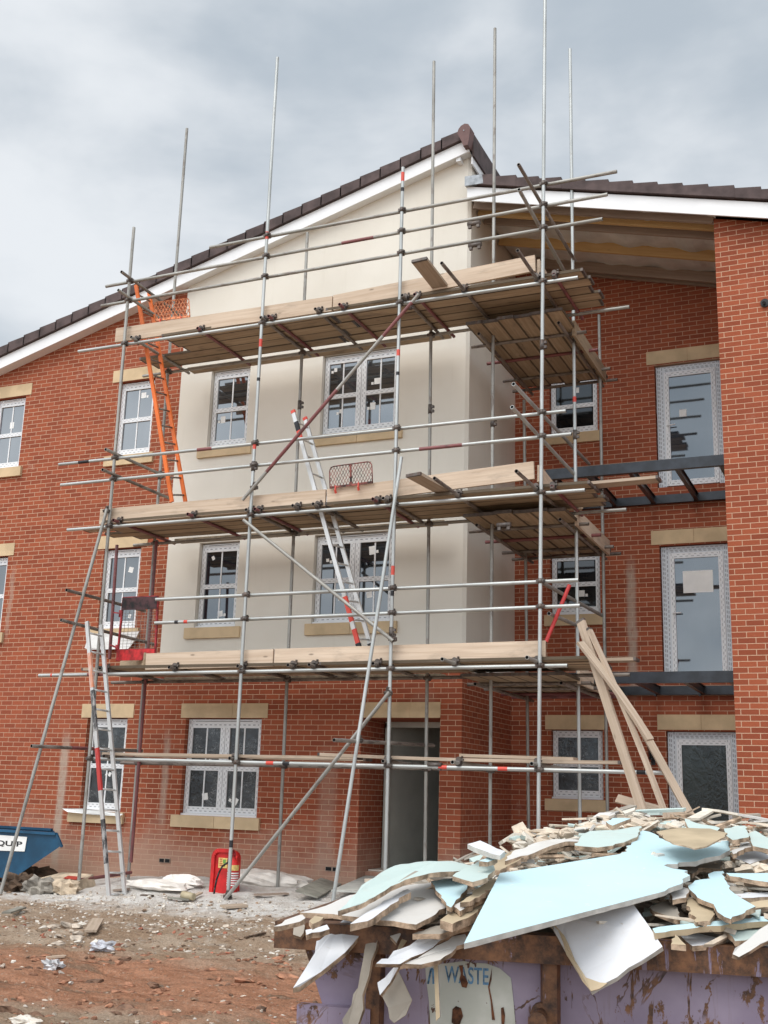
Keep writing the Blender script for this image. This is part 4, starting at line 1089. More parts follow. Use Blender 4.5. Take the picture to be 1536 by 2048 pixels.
M['clod'] = mat_plain('clay_clod', (0.36, 0.175, 0.105), 0.95, 0, 0.3, 14, 0.5); M['clodd'] = mat_plain('dark_clay_clod', (0.20, 0.115, 0.075), 0.95, 0, 0.3, 14, 0.5)
for k in range(2600):
    x = random.uniform(-11.0, -3.2); y = random.uniform(6.2, 9.6)+0.15*(x+6)
    if mnoise.noise(Vector((x*0.6, y*3.5, 15))) < 0.0: continue
    s = min(0.06, 0.01+abs(random.gauss(0, 0.016)))
    rock(st, (x, y, gz(x, y)+s*0.1), s, random.uniform(0.35, 0.7), random.choice([4, 4, 5]), random.uniform(1, 2.2), random.gauss(0.15, 0.4))
tag(st.build('loose_stones', [M['stoneA'], M['stoneB'], M['stoneC'], M['stoneD'], M['clod'], M['clodd']], base=Vector((-7, 9, 0))), kind='stuff')

# ================================================================== SITE OBJECTS
# fire point: moulded stand and extinguisher
b0 = gpt(443, 1800); Yx = 13.72
p = at(445, 1800, Yx)
fx0 = at(421, 1800, Yx).x; fx1 = at(467, 1800, Yx).x; zb = at(445, 1799, Yx).z; zt = at(445, 1701, Yx).z
t = thing('extinguisher_stand', (p.x, Yx, zb), 'red moulded fire point stand on the sand behind the second upright', 'fire stand')
q = MB(); w = fx1-fx0; r = 0.09; cx = (fx0+fx1)/2
out = [(fx0-0.01, zb), (fx1+0.01, zb), (fx1, zb+0.28), (fx1, zt-r)]+[(fx1-r+r*math.cos(a), zt-r+r*math.sin(a)) for a in (0.4, 0.8, 1.2)]+[(fx1-r, zt), (fx0+r, zt)]+[(fx0+r-r*math.sin(a), zt-r+r*math.cos(a)) for a in (0.4, 0.8, 1.2)]+[(fx0, zt-r), (fx0, zb+0.28)]
ya, yb = Yx+0.02, Yx+0.13
q.face([(x, ya, z) for x, z in out]); q.face([(x, yb, z) for x, z in out][::-1])
for i in range(len(out)):
    a, b = out[i], out[(i+1) % len(out)]
    q.face([(a[0], yb, a[1]), (b[0], yb, b[1]), (b[0], ya, b[1]), (a[0], ya, a[1])])
# raised outer lip
for (a, b) in zip(out[1:], out[2:]+out[:1]):
    q.bar((a[0], ya-0.01, a[1]), (b[0], ya-0.01, b[1]), 0.05, 0.03, (0, -1, 0))
q.build('back_panel', M['red'], t)
q = MB(); q.hexa([(fx0-0.05, Yx-0.28, zb-0.02), (fx1+0.07, Yx-0.26, zb-0.02), (fx1+0.06, Yx+0.15, zb-0.02), (fx0-0.04, Yx+0.15, zb-0.02), (fx0-0.02, Yx-0.24, zb+0.055), (fx1+0.04, Yx-0.22, zb+0.055), (fx1+0.03, Yx+0.13, zb+0.055), (fx0-0.01, Yx+0.13, zb+0.055)]); q.build('foot_tray', M['red'], t)
for (x, z, wd, h) in ((fx0+0.145, zt-0.16, 0.135, 0.13), (fx1-0.075, zt-0.17, 0.10, 0.11)):
    q = MB(); q.box(x-wd/2, x+wd/2, ya-0.004, ya-0.001, z-h/2, z+h/2, 0)
    for i in range(4): q.box(x-wd*0.38, x-wd*0.38+wd*0.3, ya-0.006, ya-0.0045, z+h*0.32-i*h*0.2, z+h*0.32-i*h*0.2+h*0.09, 1)
    q.box(x+wd*0.02, x+wd*0.34, ya-0.006, ya-0.0045, z-h*0.05, z+h*0.35, 2); q.box(x+wd*0.02, x+wd*0.25, ya-0.006, ya-0.0045, z-h*0.35, z-h*0.2, 2)
    q.build('instruction_sticker', [M['yellow'], M['inkred'], M['green']], t)
ex, ey = at(465, 1760, 13.6).x, 13.60
t = thing('fire_extinguisher', (ex, ey, zb+0.05), 'red fire extinguisher with black hose standing on the red fire point', 'fire extinguisher')
q = MB()
zz = zb+0.055; prof = [(0.0, 0.06), (0.01, 0.075), (0.40, 0.075), (0.44, 0.065), (0.47, 0.035), (0.49, 0.022), (0.51, 0.022)]
for (a, b) in zip(prof[:-1], prof[1:]): q.cyl((ex, ey, zz+a[0]), (ex, ey, zz+b[0]), a[1], 18, 0, b[1], False)
q.build('cylinder', M['red'], t)
q = MB(); q.cyl((ex, ey, zz+0.33), (ex, ey, zz+0.40), 0.0758, 18, 0, None, False)
for i in range(6): q.cyl((ex, ey, zz+0.14+i*0.03), (ex, ey, zz+0.155+i*0.03), 0.0757, 18, 1, None, False)
q.build('label_band', [M['yellow'], M['white']], t)
q = MB(); q.cyl((ex, ey, zz+0.51), (ex, ey, zz+0.56), 0.028, 10); q.bar((ex, ey, zz+0.56), (ex+0.04, ey-0.12, zz+0.60), 0.03, 0.015); q.bar((ex, ey, zz+0.54), (ex+0.03, ey-0.11, zz+0.555), 0.025, 0.012); q.build('valve_handle', M['redsteel'], t)
hp_ = [(ex-0.02, ey-0.05, zz+0.53)]
for (px, py) in ((456, 1725), (445, 1732), (438, 1745), (433, 1760), (430, 1775), (428, 1788), (428, 1793)): hp_.append(tuple(at(px, py, 13.58)))
q = MB(); q.path(hp_, 0.013, 8); q.cyl(hp_[-2], hp_[-1], 0.018, 8); q.build('hose', M['black'], t)

# blue tipping skip at the far left
Yt = 13.45
def tp(px, py): v = at(px, py, Yt); return (v.x, v.z)
a = [tp(114, 1667), tp(123, 1691), tp(26, 1757)]
xl = a[2][0]-1.5; zt_ = a[0][1]; zbm = a[2][1]
prof = [(xl-0.5, zt_+0.02), a[0], a[1], a[2], (xl, zbm)]
t = thing('tipping_skip', (xl+0.6, Yt+0.6, gz(xl, Yt)), 'dark blue steel tipping skip with a white sign plate, cut off by the left edge', 'tipping skip')
q = MB(); y0, y1_ = Yt, Yt+1.05; XO = -0.95
q.face([(x, y0, z) for x, z in prof][::-1]); q.face([(x+XO, y1_, z) for x, z in prof])
for i in range(1, len(prof)):
    j = (i+1) % len(prof); A_, B_ = prof[i], prof[j]
    q.face([(A_[0], y0, A_[1]), (B_[0], y0, B_[1]), (B_[0]+XO, y1_, B_[1]), (A_[0]+XO, y1_, A_[1])])
tb = q.build('skip_body', M['navy'], t)
q = MB(); q.bar((prof[0][0], y0-0.015, zt_+0.012), (a[0][0], y0-0.015, zt_-0.005), 0.05, 0.035); q.bar((a[0][0], y0-0.012, zt_), (a[1][0]+0.02, y0-0.012, a[1][1]-0.02), 0.03, 0.03, (1, 0, 0.5)); q.bar((prof[0][0]+XO, y1_, zt_+0.012), (a[0][0]+XO, y1_, zt_), 0.05, 0.035); q.build('rim', M['navy'], tb)
q = MB(); q.box(a[2][0]-0.08, a[2][0]+0.04, Yt+0.1, Yt+0.25, gz(a[2][0], Yt)-0.1, zbm+0.02); q.box(a[2][0]-1.4, a[2][0]+0.05, Yt+0.08, Yt+0.28, gz(a[2][0], Yt)-0.1, gz(a[2][0], Yt)+0.05); q.build('support_frame', M['dull'], t)
sq = [at(0-60, 1666, Yt-0.012), at(54, 1674, Yt-0.012), at(49, 1703, Yt-0.012), at(0-60, 1699, Yt-0.012)]
q = MB(); q.face([tuple(v) for v in sq][::-1]); q.face([(v.x, v.y+0.006, v.z) for v in sq]); sg = q.build('sign_plate', M['white'], tb)
def text(body, origin, ux, uz, w, h, mat, name, parent, depth=0.001, bold=0.0):
    cu = bpy.data.curves.new(name, 'FONT'); cu.body = body; cu.extrude = 0.0; cu.offset = bold
    o = bpy.data.objects.new(name, cu); COL.objects.link(o)
    bpy.context.view_layer.update()
    dg = bpy.context.evaluated_depsgraph_get()
    mesh = bpy.data.meshes.new_from_object(o.evaluated_get(dg))
    bpy.data.objects.remove(o)
    xs = [v.co.x for v in mesh.vertices]; ys = [v.co.y for v in mesh.vertices]
    x0, x1, y0, y1 = min(xs), max(xs), min(ys), max(ys)
    for v in mesh.vertices:
        u = (v.co.x-x0)/(x1-x0)*w; k = (v.co.y-y0)/(y1-y0)*h
        v.co = Vector(ux)*u+Vector(uz)*k
    mesh.name = name; mesh.materials.clear(); mesh.materials.append(mat)
    ob = bpy.data.objects.new(name, mesh); COL.objects.link(ob)
    setp(ob, parent, Matrix.Translation(Vector(origin)))
    return ob
o_ = at(-9, 1692.5, Yt-0.0135); e_ = at(44, 1692.5, Yt-0.0135)
text('QUIP', o_, (1, 0, 0), (0, 0, 1), e_.x-o_.x, 0.085, M['black'], 'lettering', sg, bold=0.03)

# cement sack, timber, tub, lumps
def lump(name, px, py, size, mat, label, cat, seed, n=24, rough=0.35, dz=0.0, yaw=0.0):
    rs = random.Random(seed); c = gpt(px, py); q = MB()
    rows, cols = 10, n; V_ = []
    for j in range(rows+1):
        ph = math.pi*j/rows
        for k in range(cols):
            th = 2*math.pi*k/cols
            d = Vector((math.sin(ph)*math.cos(th), math.sin(ph)*math.sin(th), math.cos(ph)))
            d *= 1+rough*mnoise.noise(d*2.2+Vector((seed, 0, 0)))+rough*0.5*mnoise.noise(d*6+Vector((seed, 3, 0)))
            x_, y_, z_ = d.x*size[0], d.y*size[1], d.z*size[2]
            V_.append(c+Vector((x_*math.cos(yaw)-y_*math.sin(yaw), x_*math.sin(yaw)+y_*math.cos(yaw), z_+size[2]*0.7+dz)))
    q.v = V_
    for j in range(rows):
        for k in range(cols):
            f = [j*cols+k, (j+1)*cols+k, (j+1)*cols+(k+1) % cols, j*cols+(k+1) % cols]
            q.f.append(f); q.m.append(0); q.sm.append(False); q.uv.append([(0, 0)]*4)
    return tag(q.build(name, mat), label, cat)
c = gpt(112, 1780)
q = MB(); q.hexa([(c.x-0.32, c.y+0.05, c.z), (c.x+0.36, c.y-0.02, c.z), (c.x+0.36, c.y+0.42, c.z), (c.x-0.25, c.y+0.45, c.z), (c.x-0.38, c.y+0.1, c.z+0.13), (c.x+0.34, c.y, c.z+0.12), (c.x+0.28, c.y+0.42, c.z+0.2), (c.x-0.25, c.y+0.42, c.z+0.2)], 0)
q.hexa([(c.x+0.02, c.y+0.1, c.z+0.148), (c.x+0.26, c.y+0.08, c.z+0.143), (c.x+0.22, c.y+0.22, c.z+0.17), (c.x+0.0, c.y+0.24, c.z+0.172), (c.x+0.02, c.y+0.1, c.z+0.152), (c.x+0.26, c.y+0.08, c.z+0.147), (c.x+0.22, c.y+0.22, c.z+0.174), (c.x+0.0, c.y+0.24, c.z+0.176)], 1)
tag(q.build('cement_sack', [M['sack'], M['inkred']]), 'pale paper cement sack with a dark red patch lying by the blue skip', 'sack')
lump('torn_sack', 128, 1787, (0.22, 0.14, 0.10), M['sack'], 'crumpled brown empty sack in front of the cement sack', 'sack', 11, rough=0.5)
M['concrete'] = mat_plain('broken_concrete', (0.30, 0.27, 0.23), 0.95, 0, 0.25, 5, 0.6)
M['mud'] = mat_plain('mud', (0.11, 0.07, 0.045), 0.95, 0, 0.3, 5, 0.8)
lump('concrete_lump', 78, 1788, (0.26, 0.16, 0.12), M['concrete'], 'grey lump of broken concrete left of the brown sack', 'rubble lump', 12, rough=0.6)
lump('mud_clod', 38, 1782, (0.22, 0.2, 0.13), M['mud'], 'dark clod of mud beside the leg of the blue skip', 'mud', 13, rough=0.7)
lump('mud_clod', 58, 1765, (0.35, 0.25, 0.13), M['mud'], 'brown heap of spoil against the wall behind the cement sack', 'mud', 14, rough=0.7)
lump('plaster_lump', 365, 1772, (0.30, 0.16, 0.09), mat_plain('plaster_heap', (0.82, 0.78, 0.73), 0.95, 0, 0.1, 5, 0.4), 'low white heap of plaster on a board near the brick wall', 'plaster', 15, rough=0.3)
lump('plaster_lump', 315, 1775, (0.5, 0.3, 0.08), mat_plain('sand_heap', (0.78, 0.73, 0.67), 0.95, 0, 0.1, 5, 0.4), 'wide low drift of pale sand under the ground floor window', 'sand', 16, rough=0.3, dz=-0.03)
lump('plaster_lump', 520, 1768, (0.75, 0.3, 0.14), mat_plain('sand_heap_grey', (0.76, 0.71, 0.65), 0.95, 0, 0.1, 5, 0.4), 'pale sand drift against the wall right of the fire point', 'sand', 17, rough=0.25, dz=-0.05)
lump('crumpled_sheet', 205, 1900, (0.10, 0.06, 0.045), M['plastic'], 'crumpled grey plastic scrap at the top of the clay bank', 'litter', 21, 20, 0.9, yaw=0.4)
lump('crumpled_sheet', 104, 1938, (0.085, 0.055, 0.042), mat_plain('white_polythene', (0.62, 0.62, 0.63), 0.35, 0, 0.25, 12, 0.4), 'crumpled white plastic scrap lying on the red clay', 'litter', 22, 20, 0.9)
lump('pale_lump', 50, 2052, (0.11, 0.06, 0.035), M['stoneC'], 'pale lump of plaster at the bottom left corner', 'plaster', 23, 20, 0.6)
q = MB(); c = gpt(365, 1800); q.cyl(c+Vector((0, 0, 0.06)), c+Vector((0.18, -0.02, 0.05)), 0.055, 14, 0, 0.045); q.cyl(c+Vector((-0.002, 0, 0.06)), c+Vector((-0.001, 0, 0.06)), 0.04, 14, 1); tag(q.build('spout', [mat_plain('beige_plastic', (0.45, 0.38, 0.25), 0.5, 0, 0.1, 6, 0.1), M['dark']]), 'short beige plastic pipe end lying on the white dust', 'pipe offcut')
def gboard(p0, p1, w, t, mat, label, cat='board', lift=0.02, up=(0, 0, 1), group='offcuts lying on the ground'):
    a = gpt(*p0)+Vector((0, 0, lift)); b = gpt(*p1)+Vector((0, 0, lift)); return board(a, b, w, t, mat, label, group, up=up, name='offcut', cat=cat)
M['greyb'] = mat_plain('grey_board', (0.27, 0.26, 0.22), 0.85, 0, 0.15, 5, 0.1)
gboard((612, 1802), (662, 1775), 0.30, 0.02, M['greyb'], 'grey green cement board offcut tilted on the sand', lift=0.08, up=(0.4, -0.6, 1))
gboard((335, 1798), (378, 1803), 0.07, 0.02, M['greyb'], 'thin grey strip beside the beige pipe end')
gboard((380, 1804), (402, 1793), 0.06, 0.02, M['oldw'], 'splinter of timber right of the beige pipe end', lift=0.05)
gboard((283, 1796), (305, 1797), 0.05, 0.05, M['mud'], 'short dark timber block on the white dust', cat='timber block')
gboard((228, 1784), (258, 1781), 0.06, 0.03, M['joistd'], 'dark batten lying at the foot of the ladder')
gboard((510, 1793), (575, 1790), 0.10, 0.02, M['joistd'], 'reddish brown strip on the sand below the brace', cat='strip')
gboard((445, 1817), (490, 1814), 0.22, 0.03, M['oldw'], 'short base board under the second upright')
gboard((12, 1833), (44, 1822), 0.10, 0.02, M['greyb'], 'grey scrap of board on the bank at far left', lift=0.04)
gboard((92, 1920), (128, 1917), 0.025, 0.02, M['toe'], 'pale stick lying on the clay above the white scrap', cat='stick')
gboard((490, 1880), (530, 1870), 0.03, 0.02, M['mud'], 'dark twig on the bank left of the purple skip', cat='stick')
gboard((180, 1873), (195, 1848), 0.12, 0.02, M['oldw'], 'small broken board among the stones on the bank', lift=0.05)
board(gpt(700, 1800)+Vector((0, 0, 0.1)), gpt(770, 1772)+Vector((0, 0, 0.14)), 0.5, 0.02, mat_plain('dusty_board', (0.50, 0.50, 0.46), 0.9, 0, 0.1, 5, 0.1), 'dusty board lying flat before the doorway', 'offcuts lying on the ground', name='offcut')
rs = random.Random(5)
for k in range(14):
    px, py = 85+rs.uniform(0, 110), 1850+rs.uniform(0, 42)
    c = gpt(px, py); q = MB(); random.seed(k+100); rock(q, c+Vector((0, 0, 0.02)), rs.uniform(0.03, 0.07), 0.5, 0, 1.4)
    tag(q.build('broken_stone', [rs.choice([M['stoneA'], M['stoneC'], M['stoneA']])]), 'pale broken stone in the small pile on the bank', 'stone', 'pile of broken stones on the bank')
random.seed(77)
# protective sheets over two sills
for (pts, lab) in (([(124, 1617), (170, 1617), (246, 1628), (240, 1632), (195, 1630), (135, 1624)], 'white protective sheet lying over the sill of the left ground floor window'), ([(178, 1268), (278, 1263), (268, 1283), (256, 1298), (176, 1299), (169, 1296)], 'white sheet hanging over the sill behind the red ladder gate')):
    V_ = [at(x, y, 15.06-0.02*(i % 2)) for i, (x, y) in enumerate(pts)]
    q = MB(); q.face([tuple(v) for v in V_][::-1]); q.face([(v.x, v.y+0.012, v.z) for v in V_])
    for i in range(len(V_)):
        a, b = V_[i], V_[(i+1) % len(V_)]; q.face([tuple(a), tuple(b), (b.x, b.y+0.012, b.z), (a.x, a.y+0.012, a.z)])
    tag(q.build('sill_cover', M['white']), lab, 'protective sheet')

# ================================================================== PURPLE SKIP
RZ = 1.18
O = atz(550, 1842, RZ); SU = (atz(1390, 1888, RZ)-O).normalized(); SN = Vector((-SU.y, SU.x, 0)); UP = Vector((0, 0, 1))
def sk(s, n, z): return Vector((O.x, O.y, 0))+SU*s+SN*n+UP*z
def ats(px, py, d): return atplane(px, py, O+SN*d, SN)
HN = (UP-SN*0.177).normalized()
def hp(px, py, lift=0.0): return atplane(px, py, O+UP*(0.02+lift), HN)
def mat_skip(name, rust, fl=0.7):
    m, nt, b = newmat(name)
    p = wpos(nt)
    c = mixc(nt, mapr(nt, noise_(nt, p, 4, 5), 0.35, 0.7), (0.215, 0.17, 0.24), (0.30, 0.25, 0.325))
    n1 = noise_(nt, vmap(nt, p, (1, 1, 0.55)), 21, 8, 0.72)
    n2 = noise_(nt, p, 3.2, 4)
    sx_ = nt.nodes.new('ShaderNodeSeparateXYZ'); L(nt, p, sx_.inputs[0])
    # the paint is worn most at the left end
    wear = mapr(nt, sx_.outputs[0], -0.95, -0.55, 0.0, -0.16 if fl == 1 else -0.05)
    tot = math_(nt, 'ADD', math_(nt, 'ADD', n1, wear), math_(nt, 'MULTIPLY', math_(nt, 'SUBTRACT', n2, 0.5), 0.7))
    # drips: narrow vertical runs of rust
    dr = noise_(nt, vmap(nt, p, (24, 24, 2.2)), 1.0, 6, 0.7, 0.4)
    tot = math_(nt, 'MAXIMUM', tot, math_(nt, 'ADD', dr, -0.02))
    rm = mapr(nt, tot, 0.69-rust, 0.715-rust)
    rc = mixc(nt, mapr(nt, noise_(nt, p, 26, 6, 0.7), 0.3, 0.7), (0.03, 0.014, 0.009), (0.22, 0.098, 0.042))
    q1 = noise_(nt, vmap(nt, p, (1, 1, 0.6)), 5.5, 5, 0.6, 1.2); q2 = noise_(nt, p, 4.0, 3)
    sc2 = math_(nt, 'MULTIPLY', mapr(nt, math_(nt, 'ABSOLUTE', math_(nt, 'SUBTRACT', q1, 0.5)), 0.006, 0.016, 1, 0), mapr(nt, q2, 0.46, 0.56))
    rm = math_(nt, 'MAXIMUM', rm, sc2)
    c = mixc(nt, rm, c, rc)
    st_ = noise_(nt, vmap(nt, p, (40, 40, 3)), 1, 5, 0.6)
    c = mixc(nt, mapr(nt, st_, 0.56, 0.75, 0, 0.4), c, (0.13, 0.07, 0.04))
    L(nt, c, b.inputs['Base Color']); b.inputs['Roughness'].default_value = 0.55
    bump(nt, b, math_(nt, 'SUBTRACT', noise_(nt, p, 20, 4), math_(nt, 'MULTIPLY', rm, 0.6)), 0.35, 0.004)
    return m
M['skip'] = mat_skip('purple_skip_paint', 0.125); M['skiprim'] = mat_skip('rusty_skip_paint', 0.30, 1)
SL, SW = 3.5, 1.75
skp = thing('builders_skip', sk(SL/2, SW/2, 0), 'rusty purple builders skip heaped with broken plasterboard in the foreground', 'skip')
q = MB()
def trap(n, flip):
    pts = [sk(0.045, n, RZ-0.01), sk(0.40, n, 0.28), sk(0.55, n, 0.03), sk(SL-0.55, n, 0.03), sk(SL-0.40, n, 0.28), sk(SL-0.045, n, RZ-0.01)]
    q.face([tuple(p) for p in (pts if not flip else pts[::-1])]); return pts
A_ = trap(0.05, True); B_ = trap(SW-0.05, False)
for i in range(5):
    q.face([tuple(A_[i]), tuple(A_[i+1]), tuple(B_[i+1]), tuple(B_[i])])
sb_ = q.build('skip_body', M['skip'], skp)
q = MB()
def rimbar(s0, s1, n0, n1): q.obox(sk((s0+s1)/2, (n0+n1)/2, RZ-0.032), SU*abs(s1-s0)/2, SN*abs(n1-n0)/2, UP*0.032)
rimbar(0.0, SL, 0.0, 0.075); rimbar(0, SL, SW-0.075, SW); rimbar(0.0, 0.075, 0.0755, SW-0.0755); rimbar(SL-0.075, SL, 0.0755, SW-0.0755)
q.build('rim', M['skiprim'], sb_)
for px in (748, 1100):
    p = ats(px, 1960, 0.03); s = (p-O).dot(SU)
    for off in ((0, 3.0) if px < 800 else (0, 1.1, 2.0)):
        q = MB(); s_ = s+off
        q.hexa([tuple(sk(s_-0.017, 0.022, 0.1)), tuple(sk(s_+0.017, 0.022, 0.1)), tuple(sk(s_+0.024, 0.049, 0.1)), tuple(sk(s_-0.024, 0.049, 0.1)), tuple(sk(s_-0.017, 0.022, RZ-0.066)), tuple(sk(s_+0.017, 0.022, RZ-0.066)), tuple(sk(s_+0.024, 0.049, RZ-0.066)), tuple(sk(s_-0.024, 0.049, RZ-0.066))])
        q.build('stiffener_rib', M['skiprim'], sb_)
p = ats(596, 2008, 0.02); s0 = (p-O).dot(SU); z0 = p.z; s1 = (ats(742, 2020, 0.02)-O).dot(SU)
q = MB(); q.obox(sk((s0+s1)/2, 0.03, z0-0.09), SU*(s1-s0)/2, SN*0.019, UP*0.09); q.build('bracket', M['skip'], sb_)
p = ats(1078, 2036, -0.03)
q = MB(); q.cyl(p-SN*0.05, p+SN*0.07, 0.014, 14); q.cyl(p-SN*0.055, p-SN*0.042, 0.021, 14); q.cyl(p+SN*0.055, p+SN*0.078, 0.024, 14); q.build('lifting_lug', M['skiprim'], sb_)
# painted white patch with the worn word
def mat_patch():
    m, nt, b = newmat('flaking_white_paint')
    p = wpos(nt)
    n1 = noise_(nt, vmap(nt, p, (1, 1, 0.5)), 26, 7, 0.65); n2 = noise_(nt, p, 6, 3)
    rm = mapr(nt, math_(nt, 'ADD', n1, math_(nt, 'MULTIPLY', math_(nt, 'SUBTRACT', n2, 0.5), 0.6)), 0.66, 0.68)
    c = mixc(nt, mapr(nt, noise_(nt, p, 9, 4), 0.35, 0.7), (0.42, 0.43, 0.38), (0.54, 0.54, 0.50))
    c = mixc(nt, mapr(nt, noise_(nt, vmap(nt, p, (60, 60, 5)), 1, 4), 0.62, 0.75, 0, 0.35), c, (0.30, 0.36, 0.42))
    c = mixc(nt, rm, c, (0.085, 0.032, 0.018))
    L(nt, c, b.inputs['Base Color']); b.inputs['Roughness'].default_value = 0.6
    return m
M['patch'] = mat_patch()
out = [(850, 1929), (890, 1927), (928, 1922), (945, 1925), (973, 1927), (1000, 1937), (1022, 1956), (1027, 2004), (1032, 2060), (1030, 2110), (868, 2110), (861, 2060), (858, 2004), (853, 1964)]
q = MB(); q.face([tuple(ats(x, y, 0.0478)) for x, y in out][::-1]); pt_ = q.build('paint_patch', M['patch'], sb_)
M['blueink'] = mat_plain('worn_blue_lettering', (0.10, 0.22, 0.36), 0.6, 0, 0.35, 60, 0)
p0 = ats(889, 1965, 0.0465); p1 = ats(977, 1965, 0.0465); h_ = (ats(890, 1931, 0.0465)-ats(890, 1965, 0.0465)).z
text('WASTE', p0, SU, UP, (p1-p0).length, h_, M['blueink'], 'lettering', pt_, bold=0.012)
M['rustc'] = mat_plain('rust_patch', (0.12, 0.045, 0.02), 0.85, 0, 0.4, 40, 0.3)
for (pts) in ([(918, 1931), (926, 1930), (926, 1950), (930, 1953), (936, 1966), (933, 1976), (924, 1974), (919, 1958), (922, 1948)], [(905, 2018), (912, 2012), (922, 2016), (926, 2032), (920, 2048), (912, 2052), (903, 2045)], [(984, 1935), (983, 1958), (979, 1975), (984, 2000), (990, 2040), (984, 2040), (981, 2000), (976, 1974), (980, 1956)], [(1002, 2016), (1007, 2014), (1010, 2030), (1008, 2055), (1003, 2050)]):
    q = MB(); q.face([tuple(ats(x, y, 0.0455)) for x, y in pts][::-1]); q.build('rust_blister', M['rustc'], pt_)
for (a, b) in (((856, 1968), (862, 1938)), ((862, 1938), (866, 1938)), ((866, 1938), (867, 1968))):
    q = MB(); q.bar(ats(a[0], a[1], 0.0462), ats(b[0], b[1], 0.0462), 0.005, 0.0005, SN); q.build('lettering', M['blueink'], pt_)

# ================================================================== PLASTERBOARD HEAP
def mat_board(name, col, dust=(0.46, 0.40, 0.33), a=0.4):
    m, nt, b = newmat(name)
    v = objvec(nt)
    c = mixc(nt, mapr(nt, noise_(nt, v, 3, 4), 0.35, 0.65), tuple(x*0.94 for x in col), col)
    d1 = noise_(nt, v, 5, 7, 0.7); d2 = noise_(nt, v, 60, 5, 0.7)
    c = mixc(nt, mapr(nt, d1, 0.50, 0.78, 0, a), c, dust)
    c = mixc(nt, math_(nt, 'MULTIPLY', mapr(nt, d2, 0.60, 0.70, 0, 0.7), mapr(nt, d1, 0.42, 0.6)), c, (0.72, 0.66, 0.58))
    sc = noise_(nt, vmap(nt, v, (3, 40, 40)), 1.0, 4, 0.6)
    c = mixc(nt, mapr(nt, sc, 0.66, 0.74, 0, 0.3), c, dust)
    L(nt, c, b.inputs['Base Color']); b.inputs['Roughness'].default_value = 0.8; b.inputs['Specular IOR Level'].default_value = 0.2
    bump(nt, b, math_(nt, 'ADD', d1, math_(nt, 'MULTIPLY', d2, 0.3)), 0.2, 0.006)
    return m
M['pblue'] = mat_board('blue_board_face', (0.53, 0.72, 0.77), a=0.22)
M['pgreen'] = mat_board('pale_green_board_face', (0.51, 0.61, 0.58))
M['pwhite'] = mat_board('white_board_face', (0.70, 0.71, 0.735), a=0.35)
M['pivory'] = mat_board('ivory_board_face', (0.63, 0.61, 0.58))
M['pgrey'] = mat_plain('grey_board_back', (0.36, 0.32, 0.27), 0.85, 0, 0.12, 5, 0.15, 0.2)
M['ptan'] = mat_plain('tan_paper', (0.50, 0.40, 0.27), 0.85, 0, 0.12, 6, 0.15, 0.2)
M['pedge'] = mat_plain('broken_gypsum_edge', (0.50, 0.37, 0.265), 0.95, 0, 0.3, 30, 0.6, 0.1)
M['pcut'] = mat_plain('cut_gypsum_edge', (0.56, 0.54, 0.50), 0.9, 0, 0.1, 30, 0.2, 0.1)
GS = 'broken plasterboard sheets heaped in the purple skip'
def sheet(pts, face, label, edge='pedge', t=0.0125, torn=0.0016, name='plasterboard_sheet', seg=0.011, bend=0.0, clean=()):
    P = [Vector(p) for p in pts]
    ck = set()
    for i in clean: ck.add((tuple(P[i]), tuple(P[(i+1) % len(P)]))); ck.add((tuple(P[(i+1) % len(P)]), tuple(P[i])))
    nn = Vector((0, 0, 0))
    for i in range(len(P)):
        a, b = P[i], P[(i+1) % len(P)]
        nn += Vector(((a.y-b.y)*(a.z+b.z), (a.z-b.z)*(a.x+b.x), (a.x-b.x)*(a.y+b.y)))
    nn.normalize()
    c = sum(P, Vector())/len(P)
    if nn.dot(CAM-c) < 0: nn = -nn; P = P[::-1]
    Q = []
    for i in range(len(P)):
        a, b = P[i], P[(i+1) % len(P)]; e = b-a; l = e.length
        k = max(1, int(l/(seg*random.uniform(1.4, 3.0)))) if torn else 1
        cl = (tuple(a), tuple(b)) in ck; sg = random.uniform(0, 50)
        sd = nn.cross(e.normalized())
        for j in range(k):
            f = j/k; w = 0 if j == 0 else random.gauss(0, torn*1.9)
            if 0 < j: f += random.uniform(-0.3, 0.3)/k
            if cl: w *= 0.05
            Q.append(a+e*f+sd*w)
    n = len(Q); q = MB()
    if bend:
        u = (P[1]-P[0]).normalized()
        Q = [p+nn*bend*math.sin(math.pi*min(1, max(0, ((p-P[0]).dot(u)/(max((x-P[0]).dot(u) for x in P)+1e-6))))) for p in Q]
    q.face([tuple(p) for p in Q], 0)
    Bk = [p-nn*(t*random.uniform(0.85, 1.1)) for p in Q]
    q.face([tuple(p) for p in Bk][::-1], 2)
    for i in range(n):
        j = (i+1) % n
        # core set back a little between the two papers
        q.face([tuple(Q[j]), tuple(Q[i]), tuple(Bk[i]), tuple(Bk[j])], 1)
    return tag(q.build(name, [M[face], M[edge], M['pgrey']]), label, 'plasterboard', GS)
def H(lift, *pts): return [hp(x, y, lift) for x, y in pts]
def D(*pts): return [ats(x, y, d) for x, y, d in pts]

